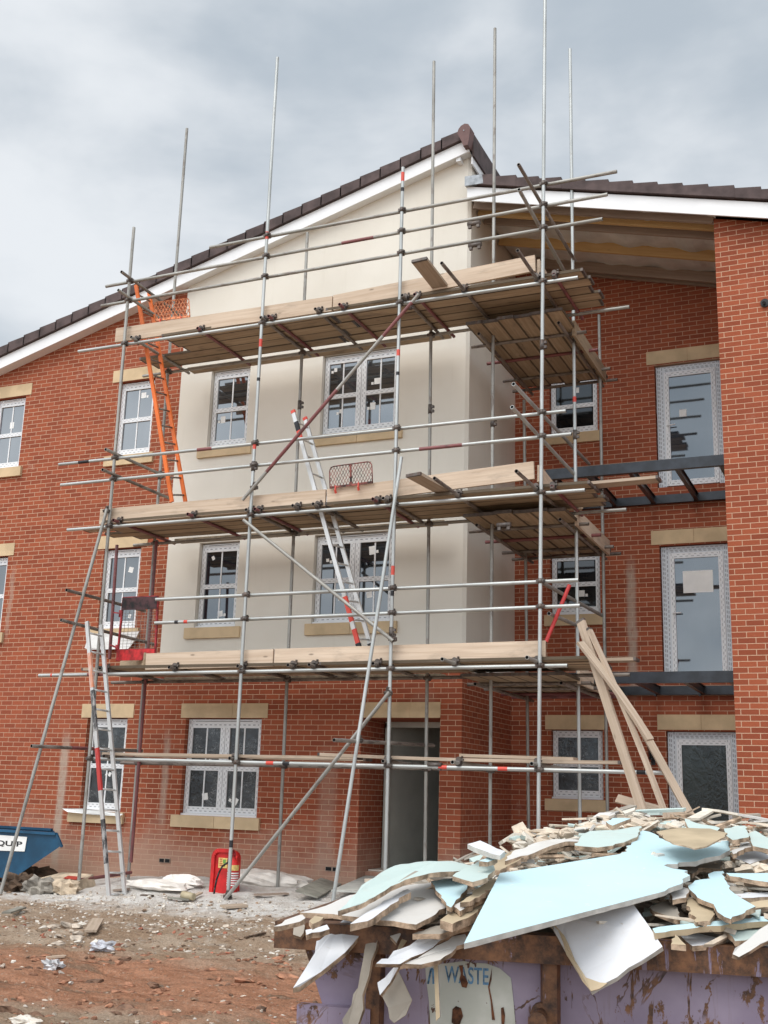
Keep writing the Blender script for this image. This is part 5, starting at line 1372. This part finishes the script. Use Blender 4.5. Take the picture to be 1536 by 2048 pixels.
# base of the heap and its rubble
def hz(s, n):
    e = max(0, n-(-0.06+1.95*s)); r = max(0, n-1.5)
    return RZ+0.177*n-0.02-0.55*e-0.5*r+0.018*mnoise.noise(Vector((s*9, n*9, 0)))
q = MB(); ns, nn_ = 110, 56
for i in range(ns):
    for j in range(nn_):
        s0, s1 = 0.08+i*3.3/ns, 0.08+(i+1)*3.3/ns; n0, n1 = 0.08+j*1.6/nn_, 0.08+(j+1)*1.6/nn_
        def P_(s, n):
            f = sstep(0.02, 0.2, n-0.06)*sstep(0.0, 0.16, s-0.06)
            return tuple(sk(s, n, (0.98+0.03*mnoise.noise(Vector((s*20, n*20, 2))))*(1-f)+hz(s, n)*f-0.03))
        q.face([P_(s0, n0), P_(s1, n0), P_(s1, n1), P_(s0, n1)], 0)
random.seed(3)
for k in range(2300):
    s = random.uniform(0.15, 3.2); n = random.uniform(0.10, 1.45)
    if k > 600: n = random.uniform(0.75, 1.55)
    if n > -0.08+1.95*s: continue
    sz = min(0.04, 0.004+abs(random.gauss(0, 0.011)))
    rock(q, sk(s, n, hz(s, n)-0.02+sz*0.3), sz, random.uniform(0.35, 0.8), random.choice([1, 1, 1, 2, 3, 3]), random.uniform(1, 2.2))
for (px, py, s, stx, l) in [(1035, 1678, 0.03, 1.6, .03), (1060, 1668, 0.035, 1.3, .04), (1100, 1665, 0.03, 2.2, .05), (1045, 1690, 0.028, 1.8, .04), (1085, 1682, 0.03, 1.7, .05), (1130, 1668, 0.028, 1.6, .05), (1065, 1698, 0.016, 2.6, .05), (1120, 1680, 0.02, 1.8, .05), (1185, 1648, 0.025, 3.0, .03), (1205, 1637, 0.03, 2.0, .02), (1165, 1655, 0.025, 2.4, .03), (1215, 1655, 0.022, 2.6, .05), (1250, 1650, 0.022, 2.2, .05), (1276, 1628, 0.018, 2.4, .05), (1290, 1642, 0.03, 1.4, .05), (1305, 1650, 0.03, 1.5, .05), (1350, 1648, 0.03, 1.3, .06), (1340, 1655, 0.028, 1.5, .06), (1375, 1660, 0.02, 2.0, .06), (1500, 1738, 0.03, 1.6, .06), (1525, 1742, 0.03, 1.6, .06), (1475, 1728, 0.02, 1.6, .05), (1480, 1775, 0.028, 1.7, .03), (1065, 1730, 0.022, 2, .05), (1030, 1740, 0.018, 1.6, .06), (1520, 1690, 0.025, 1.6, .07), (1310, 1709, 0.010, 1.3, .085), (1176, 1757, 0.005, 1.4, .078), (1460, 1730, 0.022, 1.5, .06), (1000, 1760, 0.02, 2.0, .05), (985, 1770, 0.02, 2.4, .04)]:
    rock(q, hp(px+random.uniform(-6, 6), py+random.uniform(-2, 3), l-0.01), s*random.uniform(0.6, 1.0), random.uniform(0.35, 0.75), random.choice([1, 1, 3]), stx*random.uniform(0.7, 1.1), random.uniform(-0.5, 1.6))
    for _ in range(5):
        c_ = hp(px+random.uniform(-22, 22), py+random.uniform(-5, 6), l*random.uniform(0.2, 0.9)); sz = s*random.uniform(0.25, 0.7)
        e1 = Vector((random.gauss(0, 1), random.gauss(0, 1), random.gauss(0, .3))).normalized()*sz*random.uniform(1.0, 2.2); e2 = e1.cross(Vector((random.gauss(0, .4), random.gauss(0, .4), 1))).normalized()*sz
        t_ = e1.cross(e2).normalized()*random.uniform(0.002, 0.007); kk = [random.uniform(.5, 1.3) for _ in range(4)]
        a4 = [c_-e1*kk[0]-e2*kk[1], c_+e1*kk[1]-e2*kk[2], c_+e1*kk[2]+e2*kk[3], c_-e1*kk[3]+e2*kk[0]]
        q.hexa([p-t_ for p in a4]+[p+t_ for p in a4], random.choice([1, 1, 3, 3, 2, 4, 5]))
for k in range(700):
    s = random.uniform(0.15, 3.2); n = random.uniform(0.3, 1.55)
    if n > -0.1+1.95*s: continue
    c_ = sk(s, n, hz(s, n)+random.uniform(0.0, 0.03)); sz = random.uniform(0.008, 0.03)
    e1 = Vector((random.gauss(0, 1), random.gauss(0, 1), random.gauss(0, .45))).normalized()*sz*random.uniform(.8, 1.8); e2 = e1.cross(Vector((random.gauss(0, .5), random.gauss(0, .5), 1))).normalized()*sz
    t_ = e1.cross(e2).normalized()*random.uniform(0.001, 0.008)
    kk = [random.uniform(.6, 1.2) for _ in range(4)]; m_ = random.choice([1, 2, 3, 3, 4, 5])
    a4 = [c_-e1*kk[0]-e2*kk[1], c_+e1*kk[1]-e2*kk[2], c_+e1*kk[2]+e2*kk[3], c_-e1*kk[3]+e2*kk[0]]
    q.hexa([p-t_ for p in a4]+[p+t_ for p in a4], m_)
for k in range(900):
    s = random.uniform(0.12, 3.2); n = random.uniform(0.02, 1.5)
    if n > -0.06+1.95*s: continue
    l_ = random.uniform(0.03, 0.15); w_ = random.uniform(0.005, 0.022); t_ = random.uniform(0.0015, 0.006)
    c_ = sk(s, n, max(RZ+0.01, RZ+0.177*n)+random.uniform(0.0, 0.035))
    an = random.gauss(0.5, 0.8); d_ = SU*math.cos(an)+SN*math.sin(an)+UP*random.gauss(0.03, 0.14); d_.normalize()
    e2 = d_.cross(Vector((random.gauss(0, .3), random.gauss(0, .3), 1))).normalized(); up_ = d_.cross(e2)
    kk = [random.uniform(.5, 1.2) for _ in range(4)]
    a4 = [c_-d_*l_*kk[0]-e2*w_*kk[1], c_+d_*l_*kk[1]-e2*w_*kk[2], c_+d_*l_*kk[2]+e2*w_*kk[3], c_-d_*l_*kk[3]+e2*w_*kk[0]]
    q.hexa([p-up_*t_ for p in a4]+[p+up_*t_ for p in a4], random.choice([1, 1, 2, 2, 3, 6, 6, 5, 4]))
tag(q.build('plaster_rubble', [mat_plain('heap_shade_base', (0.16, 0.125, 0.095), 0.95, 0, 0.35, 14, 0.6), mat_plain('gypsum_lump', (0.64, 0.54, 0.43), 0.95, 0, 0.12, 22, 0.5, 0.1), M['pgrey'], mat_plain('gypsum_pale', (0.70, 0.64, 0.55), 0.95, 0, 0.1, 22, 0.5, 0.1), M['pgreen'], M['pivory'], M['pedge']], base=sk(1.7, 0.9, 1.0)), kind='stuff')  # heap base coloured dark, shade between the sheets painted in

sheet(H(.075, (928, 1887), (1000, 1746), (1030, 1742), (1240, 1708), (1262, 1690), (1280, 1660), (1310, 1668), (1335, 1680), (1375, 1692), (1420, 1689), (1461, 1678), (1460, 1700), (1440, 1711), (1400, 1720), (1355, 1728), (1328, 1731), (1345, 1737), (1375, 1741), (1370, 1755), (1362, 1768), (1330, 1782)), 'pblue', 'largest light blue plasterboard sheet lying across the top of the heap', 'pcut', torn=0.0028, clean=(0, 1, 2, 20))
sheet(D((1098, 1843, .01), (1262, 1802, .05), (1300, 1855, -.03), (1325, 1893, -.09), (1283, 1922, -.10), (1182, 1982, -.13), (1150, 1935, -.07)), 'pwhite', 'square white sheet hanging out over the rim below the big blue sheet', 'pcut', torn=0.0012, clean=(0, 1, 2, 3, 6))
sheet(D((693, 1834, .07), (702, 1838, .06), (706, 1852, .05), (722, 1850, .04), (733, 1843, .04), (738, 1850, .03), (718, 1872, .0), (706, 1888, -.03), (690, 1905, -.07), (640, 1945, -.13), (600, 1973, -.18), (586, 1976, -.2), (612, 1935, -.13), (630, 1905, -.07), (633, 1882, -.03), (640, 1880, -.03)), 'pwhite', 'pointed white sheet hanging down over the left end of the skip', clean=(8, 9, 11, 12, 15))
sheet(H(.055, (700, 1848), (712, 1839), (762, 1807), (815, 1778), (822, 1784), (765, 1822), (735, 1842)), 'pwhite', 'narrow white strip with a thick broken edge above the pointed sheet', t=0.016)
sheet(H(.025, (600, 1825), (650, 1812), (700, 1790), (790, 1775), (866, 1764), (894, 1811), (860, 1835), (832, 1849), (715, 1834), (665, 1828)), 'pivory', 'wide ivory sheet lying flat at the left side of the heap')
sheet(H(.075, (676, 1822), (700, 1800), (735, 1775), (790, 1746), (850, 1730), (905, 1722), (940, 1733), (945, 1745), (908, 1756), (860, 1762), (810, 1775), (770, 1791), (720, 1809)), 'pgreen', 'long pale green curved sheet at the top left of the heap', bend=0.02)
sheet(H(.052, (862, 1762), (900, 1757), (945, 1752), (935, 1772), (920, 1795), (902, 1815), (893, 1810)), 'pblue', 'small bright blue triangle showing under the pale green sheet')
sheet(H(.10, (905, 1752), (930, 1735), (965, 1718), (985, 1725), (990, 1740), (975, 1755), (945, 1764)), 'pgreen', 'grey green torn piece overlapping the pale green sheet')
sheet(H(.15, (935, 1688), (960, 1681), (1010, 1702), (1000, 1711), (985, 1708)), 'pwhite', 'short white strip sticking up at the left of the rubble', 'pcut')
sheet(H(.13, (958, 1722), (985, 1708), (995, 1716), (975, 1724)), 'pblue', 'little blue scrap beside the short white strip')
sheet(D((752, 1927, -.17), (800, 1898, -.12), (860, 1862, -.04), (895, 1857, 0), (920, 1856, .01), (905, 1870, -.01), (846, 1906, -.10), (800, 1928, -.15)), 'pwhite', 'upper of two white strips sloping out over the rim above the lettering')
sheet(D((800, 1931, -.14), (846, 1909, -.10), (905, 1873, -.02), (930, 1868, .0), (936, 1878, -.01), (880, 1920, -.11), (842, 1929, -.13)), 'pivory', 'lower of two pale strips sloping out over the rim above the lettering')
sheet(D((735, 1872, .02), (746, 1862, .03), (757, 1868, .02), (752, 1898, -.03), (738, 1950, -.05), (725, 1990, -.06), (712, 2062, -.07), (692, 2062, -.07), (684, 2040, -.07), (703, 2010, -.06), (716, 1975, -.05), (726, 1920, -.04)), 'pgrey', 'long grey brown strip hanging down the skip side')
sheet(D((867, 1917, -.075), (875, 1915, -.075), (880, 2034, -.085), (872, 2042, -.085)), 'ptan', 'thin straight stick of board hanging over the lettering', 'pcut', torn=0)
sheet(D((755, 1965, -.07), (770, 1955, -.07), (793, 1928, -.06), (797, 1935, -.06), (780, 1965, -.08), (760, 1990, -.09)), 'pwhite', 'small torn white flake hanging left of the lettering')
sheet(D((764, 1992, -.04), (780, 1968, -.03), (796, 1940, -.02), (806, 1960, -.03), (824, 2000, -.04), (812, 2030, -.05), (788, 2046, -.05), (776, 2016, -.05)), 'pgrey', 'brown torn paper flap hanging beside the lettering', t=0.004)
sheet(H(.05, (1376, 1772), (1390, 1761), (1420, 1757), (1416, 1748), (1428, 1743), (1446, 1742), (1452, 1762), (1460, 1780), (1480, 1795), (1511, 1813), (1490, 1825), (1462, 1838), (1450, 1834), (1435, 1824), (1427, 1808), (1395, 1795)), 'pblue', 'torn light blue piece right of the largest sheet')
sheet(H(.02, (1305, 1857), (1340, 1851), (1430, 1842), (1536, 1833), (1600, 1832), (1600, 1840), (1520, 1843), (1400, 1854), (1310, 1866)), 'pblue', 'long board seen edge on with a thin blue face at the right', 'ptan', t=0.014)
sheet(H(-.02, (1358, 1868), (1382, 1864), (1452, 1878), (1440, 1886), (1385, 1892)), 'pwhite', 'white offcut lying on the rim under the long board')
sheet(D((1465, 1908, -.08), (1470, 1896, -.07), (1484, 1888, -.05), (1510, 1868, -.02), (1540, 1846, .0), (1590, 1822, .03), (1590, 1862, .0), (1540, 1880, -.03), (1500, 1902, -.07), (1478, 1914, -.09)), 'pivory', 'ivory torn strip reaching over the rim at the right edge')
sheet(H(.0, (1447, 1860), (1540, 1856), (1560, 1866), (1536, 1876), (1470, 1882)), 'pgreen', 'pale green piece beneath the long edge on board')
sheet(H(.13, (1313, 1663), (1330, 1678), (1345, 1686), (1390, 1697), (1420, 1689), (1440, 1678), (1455, 1666), (1420, 1657), (1365, 1655), (1335, 1659)), 'ptan', 'tan sheet of torn backing paper on top of the big blue sheet', t=0.004)
sheet(H(.10, (1370, 1637), (1390, 1645), (1440, 1656), (1430, 1666), (1380, 1658)), 'pgreen', 'pale green shard standing behind the tan backing paper')
sheet(H(.11, (1448, 1657), (1470, 1652), (1490, 1651), (1494, 1662), (1498, 1674), (1465, 1680), (1452, 1670)), 'pgreen', 'broken pale green corner piece near the doorway')
sheet(H(.10, (1494, 1668), (1510, 1661), (1545, 1682), (1545, 1700), (1506, 1692)), 'pgreen', 'pale green triangular piece at the right edge of the heap')
sheet(H(.06, (978, 1740), (985, 1727), (1030, 1708), (1080, 1696), (1160, 1684), (1208, 1692), (1215, 1703), (1150, 1697), (1080, 1710), (1000, 1741)), 'ptan', 'curved brown edged layer under the rubble at the centre', bend=0.012)
sheet(H(.075, (1010, 1722), (1030, 1700), (1085, 1690), (1150, 1680), (1190, 1686), (1140, 1690), (1070, 1705)), 'pivory', 'curved ivory layer just above the brown edged one', bend=0.012)
sheet(H(.085, (1150, 1691), (1162, 1672), (1180, 1662), (1230, 1660), (1282, 1652), (1274, 1674), (1226, 1691), (1195, 1695)), 'pgreen', 'flat pale green piece among the rubble at the top of the heap')
sheet(H(.10, (1212, 1643), (1225, 1636), (1262, 1637), (1240, 1645), (1225, 1651)), 'pblue', 'small blue scrap lying at the crest of the heap')
sheet(H(.05, (1460, 1712), (1485, 1702), (1505, 1698), (1545, 1715), (1500, 1728)), 'pwhite', 'white piece with a brown edge below the arched strip')
sheet(H(.085, (1463, 1702), (1490, 1687), (1510, 1684), (1560, 1698), (1560, 1706), (1510, 1693), (1490, 1696), (1466, 1708)), 'pivory', 'narrow arched ivory strip at the right')
sheet(H(.055, (1452, 1746), (1540, 1746), (1580, 1754), (1580, 1766), (1536, 1764), (1460, 1752)), 'pblue', 'blue topped board with a thick edge at the right', 'pedge', t=0.012)
sheet(H(.02, (1468, 1786), (1560, 1784), (1560, 1793), (1478, 1796)), 'pwhite', 'thin white strip between two brown edges at the right')
sheet(H(.02, (1500, 1805), (1570, 1796), (1570, 1812), (1510, 1816)), 'ptan', 'brown broken layer under the thin white strip')
sheet(H(.03, (880, 1840), (920, 1815), (965, 1790), (985, 1800), (945, 1830), (905, 1848)), 'ptan', 'stacked brown edges left of the largest blue sheet', t=0.02)
sheet(H(.045, (905, 1812), (960, 1786), (975, 1777), (968, 1795), (920, 1822)), 'pivory', 'pale strip on the stacked brown edges')
sheet(H(.06, (920, 1805), (975, 1762), (990, 1755), (985, 1775), (940, 1803)), 'ptan', 'splintered brown edge tucked under the blue sheet')
sheet(H(.0, (825, 1868), (860, 1855), (940, 1840), (945, 1850), (880, 1868)), 'pgrey', 'long grey brown layer above the two pale strips')
sheet(D((1098, 1843, .004), (1104, 1843, .004), (1150, 1920, -.066), (1172, 1955, -.10), (1200, 1965, -.124), (1215, 1966, -.125), (1182, 1982, -.134), (1150, 1936, -.075)), 'ptan', 'strip of brown torn paper along the lower left edge of the hanging white sheet', t=0.002, torn=0.003)
# small broken ends at the left corner
GB2 = None
sheet(H(.02, (547, 1853), (570, 1840), (604, 1828), (611, 1836), (600, 1843), (562, 1852)), 'pivory', 'flat broken end on the left corner of the rim')
sheet(D((588, 1846, .0), (609, 1841, .01), (607, 1866, -.02), (601, 1874, -.02), (586, 1869, -.02)), 'pgrey', 'small grey board end hanging over the left corner')
sheet(H(.01, (611, 1860), (635, 1855), (654, 1849), (659, 1858), (640, 1864), (613, 1870)), 'pwhite', 'small white block on the rim right of the grey board end')
sheet(H(.05, (618, 1842), (630, 1832), (648, 1834), (640, 1842), (625, 1848)), 'ptan', 'tan broken end above the small white block')
sheet(D((634, 1864, .05), (642, 1840, .06), (648, 1838, .06), (642, 1864, .05)), 'pwhite', 'upright white sliver at the left of the heap', torn=0)
sheet(D((650, 1862, .05), (664, 1844, .06), (671, 1846, .06), (656, 1866, .05)), 'pivory', 'leaning ivory sliver at the left of the heap', torn=0)
sheet(D((716, 1870, .03), (745, 1852, .06), (758, 1850, .06), (735, 1867, .03), (720, 1874, .03)), 'pwhite', 'short white rod of board beneath the narrow strip')
sheet(D((742, 1860, .03), (840, 1858, .03), (842, 1866, .02), (744, 1868, .02)), 'ptan', 'straight brown lath along the rim at the left', t=0.01)
sheet(D((780, 1872, -.01), (800, 1866, .0), (802, 1868, .0), (793, 1886, -.02)), 'pivory', 'tiny ivory flap on the rim')
sheet(D((794, 1900, -.03), (815, 1856, .03), (822, 1852, .04), (818, 1866, .02), (800, 1902, -.03)), 'ptan', 'brown edged sliver crossing the rim')
sheet(H(.01, (1342, 1888), (1350, 1869), (1356, 1873), (1372, 1890)), 'ptan', 'small tan triangle on the rim beside the hanging white sheet')
sheet(H(.02, (1300, 1815), (1335, 1798), (1355, 1815), (1360, 1840), (1325, 1828)), 'pgrey', 'grey crumpled flap below the torn blue piece')
sheet(H(.045, (1340, 1785), (1360, 1772), (1380, 1778), (1372, 1795), (1345, 1800)), 'pivory', 'folded ivory scrap at the corner of the largest sheet')
sheet(H(.03, (1372, 1800), (1385, 1796), (1428, 1808), (1430, 1828), (1420, 1842), (1392, 1845)), 'ptan', 'tan torn underside below the torn blue piece')
sheet(H(.03, (1325, 1735), (1345, 1728), (1420, 1716), (1445, 1722), (1440, 1738), (1405, 1735), (1385, 1748), (1370, 1742)), 'pgrey', 'ragged grey core showing in the split of the blue sheet')

# ================================================================== SKY AND LIGHT
world = bpy.data.worlds.new('World'); scene.world = world; world.use_nodes = True
nt = world.node_tree
bg = nt.nodes['Background']; wo = nt.nodes['World Output']
sky = nt.nodes.new('ShaderNodeTexSky'); sky.sky_type = 'NISHITA'; sky.sun_disc = False
SE, SA = R(58), R(195)
sky.sun_elevation = SE; sky.sun_rotation = SA
L(nt, sky.outputs[0], bg.inputs['Color']); bg.inputs['Strength'].default_value = 0.06
tc = nt.nodes.new('ShaderNodeTexCoord')
mp = vmap(nt, tc.outputs['Generated'], (1.0, 1.0, 2.2))
n1 = noise_(nt, mp, 2.6, 6, 0.5, 0.3); n2 = noise_(nt, vmap(nt, tc.outputs['Generated'], (1, 1, 1.8), (3, 1, 2)), 5.5, 5, 0.5, 0.2)
f = math_(nt, 'ADD', math_(nt, 'MULTIPLY', n1, 0.7), math_(nt, 'MULTIPLY', n2, 0.3))
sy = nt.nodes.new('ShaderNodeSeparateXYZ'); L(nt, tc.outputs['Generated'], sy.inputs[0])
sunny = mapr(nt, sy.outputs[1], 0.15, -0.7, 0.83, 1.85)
cc = mixc(nt, mapr(nt, f, 0.38, 0.61), (0.46, 0.52, 0.58), (0.79, 0.82, 0.85))
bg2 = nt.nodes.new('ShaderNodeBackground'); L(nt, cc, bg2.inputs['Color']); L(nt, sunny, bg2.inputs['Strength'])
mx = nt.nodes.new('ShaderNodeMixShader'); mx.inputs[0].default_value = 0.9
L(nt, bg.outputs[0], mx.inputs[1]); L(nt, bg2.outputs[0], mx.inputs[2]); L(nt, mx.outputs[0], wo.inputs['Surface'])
sl = bpy.data.lights.new('sun', 'SUN'); sl.energy = 1.5; sl.angle = R(40); sl.color = (1.0, 0.96, 0.90)
so_ = bpy.data.objects.new('sun', sl); COL.objects.link(so_)
# light comes from behind the camera, high and a little to the left
dv = Vector((0.30*math.cos(SE), math.cos(SE), -math.sin(SE)))
so_.rotation_euler = dv.to_track_quat('-Z', 'Y').to_euler()
sky.sun_rotation = math.atan2(-dv.x, -dv.y)
scene.view_settings.view_transform = 'Standard'; scene.view_settings.look = 'None'
scene.view_settings.exposure = 0.46; scene.view_settings.gamma = 1.0
scene.cycles.max_bounces = 8
